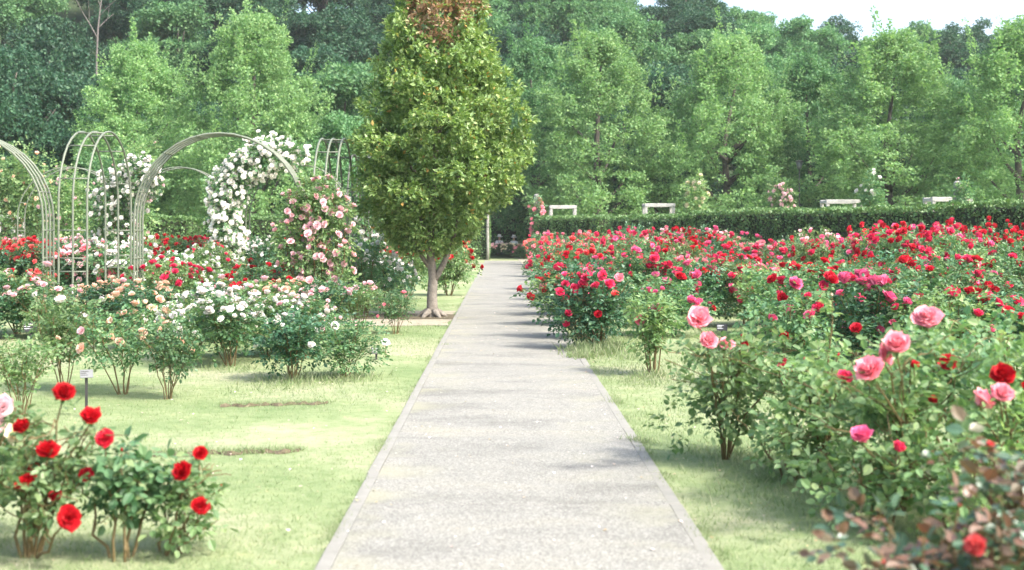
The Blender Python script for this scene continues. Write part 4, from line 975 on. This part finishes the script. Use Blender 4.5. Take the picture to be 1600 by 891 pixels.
wood_tree('low dark green tree under the mid green one', 1265, 205, 80, RND[3], 10, 1.1, ED)
wood_tree('low mid green tree behind the right end of the hedge', 1545, 210, 72, RND[4], 9, 1.0, ED)
wood_tree('low tree behind the left ramblers', 170, 225, 60, RND[5], 9, .9, ED)
wood_tree('low dark tree behind the big tree trunk', 660, 215, 74, RND[3], 10, 1.1, ED)
wood_tree('dark tree in front of the dead one', 150, 92, 74, RND[3], 10, .9, ED)
wood_tree('dark tree left of the dead one', 80, 40, 84, RND[2], 10, .9, ED)

# wood on the hill: single trees, one cannot be told from the next
fg = np.random.default_rng(99); cnt = 0; sky_n = 0
for ri, yv in enumerate((86, 96, 107, 119, 132, 145, 158)):
    xmax = yv * .47; x = -xmax - 2
    while x < xmax + 4:
        xx = x + fg.normal() * 1.2; yy = yv + fg.normal() * 2.2; z = float(hill_h(np.array(xx), np.array(yy)))
        h = 8.6 + 2.6 * fg.random(); vi = int(fg.choice([0, 1, 2, 3, 0, 1, 2, 3, 4, 5, 4])); me_h = 10 if vi < 4 else 9
        lab_ = 'dark green broadleaf tree in the wood on the hillside'
        if ri == 6 and 20 < xx < yy * .41: sky_n += 1; lab_ = 'dark tree on the skyline ridge, %s one counted from the centre' % ordinal(sky_n)
        t = thing('forest_tree', lab_, 'tree', (xx, yy, z - .3), fg.random() * 6.283, 'trees of the wood on the hillside')
        s = h / me_h
        ob('trunk', TRK[cnt % 3], t, scale=(s,) * 3); ob('crown', RND[vi], t, scale=(s * 1.02, s * 1.02, s), kind='stuff')
        cnt += 1; x += 6.0 + 1.6 * fg.random()

# dead tree among the dark crowns at upper left
Y = 80; b = AT(150, 150, Y); z0 = 0
dt = thing('dead_tree', 'bare grey dead tree among dark crowns at upper left', 'tree', (b[0], Y, 0))
def dtp(px, py, dy=0): return AT(px, py, Y + dy) - np.array([b[0], Y, 0])
mb = MB(); add_tube(mb, [[0, 0, -.2], [0, 0, 4], dtp(151, 90), dtp(153, 45), dtp(157, 10), dtp(162, -25)], [.14, .10, .065, .055, .04, .015], 7); ob('trunk', mb.mesh('dead_trunk', M['dead_wood'], True), dt)
for (p, q, r) in [((152, 60), (128, 18), .05), ((128, 18), (112, -12), .03), ((153, 45), (178, 22), .04), ((156, 25), (186, -4), .035), ((140, 38), (138, 0), .025), ((158, 15), (148, -15), .03), ((168, 30), (172, 5), .02)]:
    mb = MB(); limb(mb, dtp(*p), dtp(*q, rng.normal() * .4), r, r * .3, (0, 0, .12), 6, 5); ob('branch', mb.mesh('dead_branch', M['dead_wood'], True), dt)

# ------------------------------------------------------------------ the two people at the end of the path
def skin_body(name, verts, edges, radii, mat, parent, root=0):
    me = bpy.data.meshes.new(name); me.from_pydata(verts, edges, []); me.materials.append(mat)
    o = ob(name, me, parent); sk = o.modifiers.new('Skin', 'SKIN'); sk.use_smooth_shade = True
    ly = me.skin_vertices[0].data if len(me.skin_vertices) else None
    if ly is None: 
        bpy.context.view_layer.update(); ly = me.skin_vertices[0].data
    for v, r in zip(ly, radii): v.radius = r if hasattr(r, '__len__') else (r, r)
    ly[root].use_root = True
    ss = o.modifiers.new('Subdivision', 'SUBSURF'); ss.levels = 2; ss.render_levels = 2
    return o
def person(label, px, top, Y, look, camera=False):
    c = AT(px, top, Y); zt = c[2]; z0 = zt - 1.34          # seated: crown of the hat 1.34 m above the ground
    t = thing('person', label, 'person', (c[0], Y, 0), look, 'people resting at the end of the path')
    s = zt / 1.34
    body_v = [(0, 0, .50), (0, -.01, .68), (0, -.02, .88), (0, -.03, .98), (0, -.04, 1.06), (0, -.06, 1.16), (0, -.06, 1.25),
              (.17, -.02, .92), (.23, -.10, .70), (.12, -.30, .66), (.06, -.36, .70), (-.17, -.02, .92), (-.23, -.10, .70), (-.12, -.30, .66), (-.06, -.36, .70),
              (.10, -.02, .49), (.13, -.42, .48), (.13, -.44, .08), (.13, -.56, .04), (-.10, -.02, .49), (-.13, -.42, .48), (-.13, -.44, .08), (-.13, -.56, .04)]
    body_e = [(0, 1), (1, 2), (2, 3), (3, 4), (4, 5), (5, 6), (2, 7), (7, 8), (8, 9), (9, 10), (2, 11), (11, 12), (12, 13), (13, 14), (0, 15), (15, 16), (16, 17), (17, 18), (0, 19), (19, 20), (20, 21), (21, 22)]
    rad = [(.15, .11), (.14, .10), (.15, .10), (.06, .06), (.055, .055), (.075, .095), (.06, .075), .055, .045, .035, .03, .055, .045, .035, .03, .085, .065, .05, .035, .085, .065, .05, .035]
    sv = lambda vs: [tuple(np.array(v) * s) for v in vs]; sr = [(r[0] * s, r[1] * s) if hasattr(r, '__len__') else r * s for r in rad]
    skin_body('body', sv(body_v), body_e, sr, M['skin'], t)
    up = 1.14
    idx = [0, 1, 2, 3, 7, 8, 9, 11, 12, 13]; mp = {v: k for k, v in enumerate(idx)}
    big = lambda r: (r[0] * up, r[1] * up) if hasattr(r, '__len__') else r * up
    skin_body('shirt', [sv(body_v)[v] for v in idx], [(mp[a], mp[b_]) for a, b_ in body_e if a in mp and b_ in mp], [big(sr[v]) for v in idx], M['shirt'], t)
    idx2 = [0, 15, 16, 17, 19, 20, 21]; mp2 = {v: k for k, v in enumerate(idx2)}
    skin_body('trousers', [sv(body_v)[v] for v in idx2], [(mp2[a], mp2[b_]) for a, b_ in body_e if a in mp2 and b_ in mp2], [big(sr[v]) for v in idx2], M['trousers'], t)
    mb = MB(); hc = np.array([0, -.06, 1.20])
    prof = [(.19, -.015), (.185, 0), (.115, .015), (.108, .07), (.09, .12), (.05, .14), (.0, .142)]; V = []
    for r_, z_ in prof:
        for k in range(14): a = k * 6.283 / 14; V.append([(hc[0] + r_ * math.cos(a)) * s, (hc[1] + r_ * 1.1 * math.sin(a)) * s, (hc[2] + z_ + .01 * math.cos(2*a) * (r_ > .15)) * s])
    F = [[j*14+k, j*14+(k+1) % 14, (j+1)*14+(k+1) % 14, (j+1)*14+k] for j in range(len(prof)-1) for k in range(14)]
    h = ob('sun_hat', mb.add(V, F).mesh('sun_hat', M['hat'], True), t)
    mb = MB(); add_tube(mb, [((hc[0] + .112*math.cos(a))*s, (hc[1] + .122*math.sin(a))*s, (hc[2] + .03)*s) for a in np.linspace(0, 6.283, 15)], .012 * s, 5); ob('hat_band', mb.mesh('hat_band', M['trousers']), h)
    mb = MB(); add_tube(mb, [(.07*s, .03*s, 1.2*s), (0, .055*s, 1.17*s), (-.07*s, .03*s, 1.2*s)], .045 * s, 6); ob('hair', mb.mesh('hair', M['hair'], True), t)
    mb = MB()
    for sx in (-1, 1): mb.add(*box((sx*.03*s, -.155*s, 1.175*s), (.018*s, .008*s, .008*s)))
    mb.add(*box((0, -.163*s, 1.145*s), (.018*s, .02*s, .03*s))); ob('face_features', mb.mesh('face_features', M['hair']), t)
    if camera:
        mb = MB(); add_tube(mb, [(.09*s, -.12*s, .97*s), (.05*s, -.15*s, .86*s), (0, -.27*s, .76*s), (-.05*s, -.15*s, .86*s), (-.09*s, -.12*s, .97*s)], .013*s, 5); ob('neck_strap', mb.mesh('neck_strap', M['strap']), t)
        cm = thing('camera_in_hands', 'small black camera held by the person in the pale shirt', 'camera', tuple(np.array([c[0], Y, 0]) + np.array([0, -.345, .735]) * s), look)
        mb = bevbox((0, 0, 0), (.12*s, .05*s, .08*s), .008); ob('camera_body', mb.mesh('camera_body', M['strap']), cm)
        mb = MB(); add_tube(mb, [(0, -.025*s, 0), (0, -.06*s, 0), (0, -.09*s, 0)], [.03*s, .03*s, .028*s], 10); ob('lens', mb.mesh('camera_lens', M['iron']), cm)
    return c[0]
PY = 76.0
xa = person('person in pale shirt and sun hat with dark strap, seated at left', 780, 366, PY, R(8), True)
xb = person('person in pale shirt and sun hat seated nearer the pink roses', 803, 367, PY, R(-6))
t = thing('park_bench', 'timber bench under the two people behind the roses', 'bench', ((xa + xb) / 2, PY + .05, 0))
for k in range(3): ob('seat_slat', bevbox((0, 0, 0), (2.2, .11, .035), .006).mesh('bench_slat', M['timber']), t, (0, -.14 + .13 * k, .355))
for k in range(2): ob('back_slat', bevbox((0, 0, 0), (2.2, .03, .1), .006).mesh('bench_back', M['timber']), t, (0, .30, .60 + .16 * k))
for sx in (-.95, .95):
    ob('leg', bevbox((0, 0, .165), (.07, .36, .33), .006).mesh('bench_leg', M['iron']), t, (sx, 0, 0)); ob('back_post', bevbox((0, 0, .42), (.06, .05, .84), .006).mesh('bench_post', M['iron']), t, (sx, .345, 0))

# ------------------------------------------------------------------ thin summer haze
hm, N, L = new_mat('haze_air')
out = N.new('ShaderNodeOutputMaterial'); pv = N.new('ShaderNodeVolumePrincipled'); pv.inputs['Color'].default_value = (.93, .97, 1.0, 1); pv.inputs['Density'].default_value = HAZE; pv.inputs['Anisotropy'].default_value = .2
L.new(pv.outputs[0], out.inputs['Volume'])
mb = MB(); mb.add(*box((0, 170, 29), (620, 480, 60))); hz = ob('haze', mb.mesh('haze', hm), kind='stuff'); hz['label'] = 'thin pale summer haze over the garden'
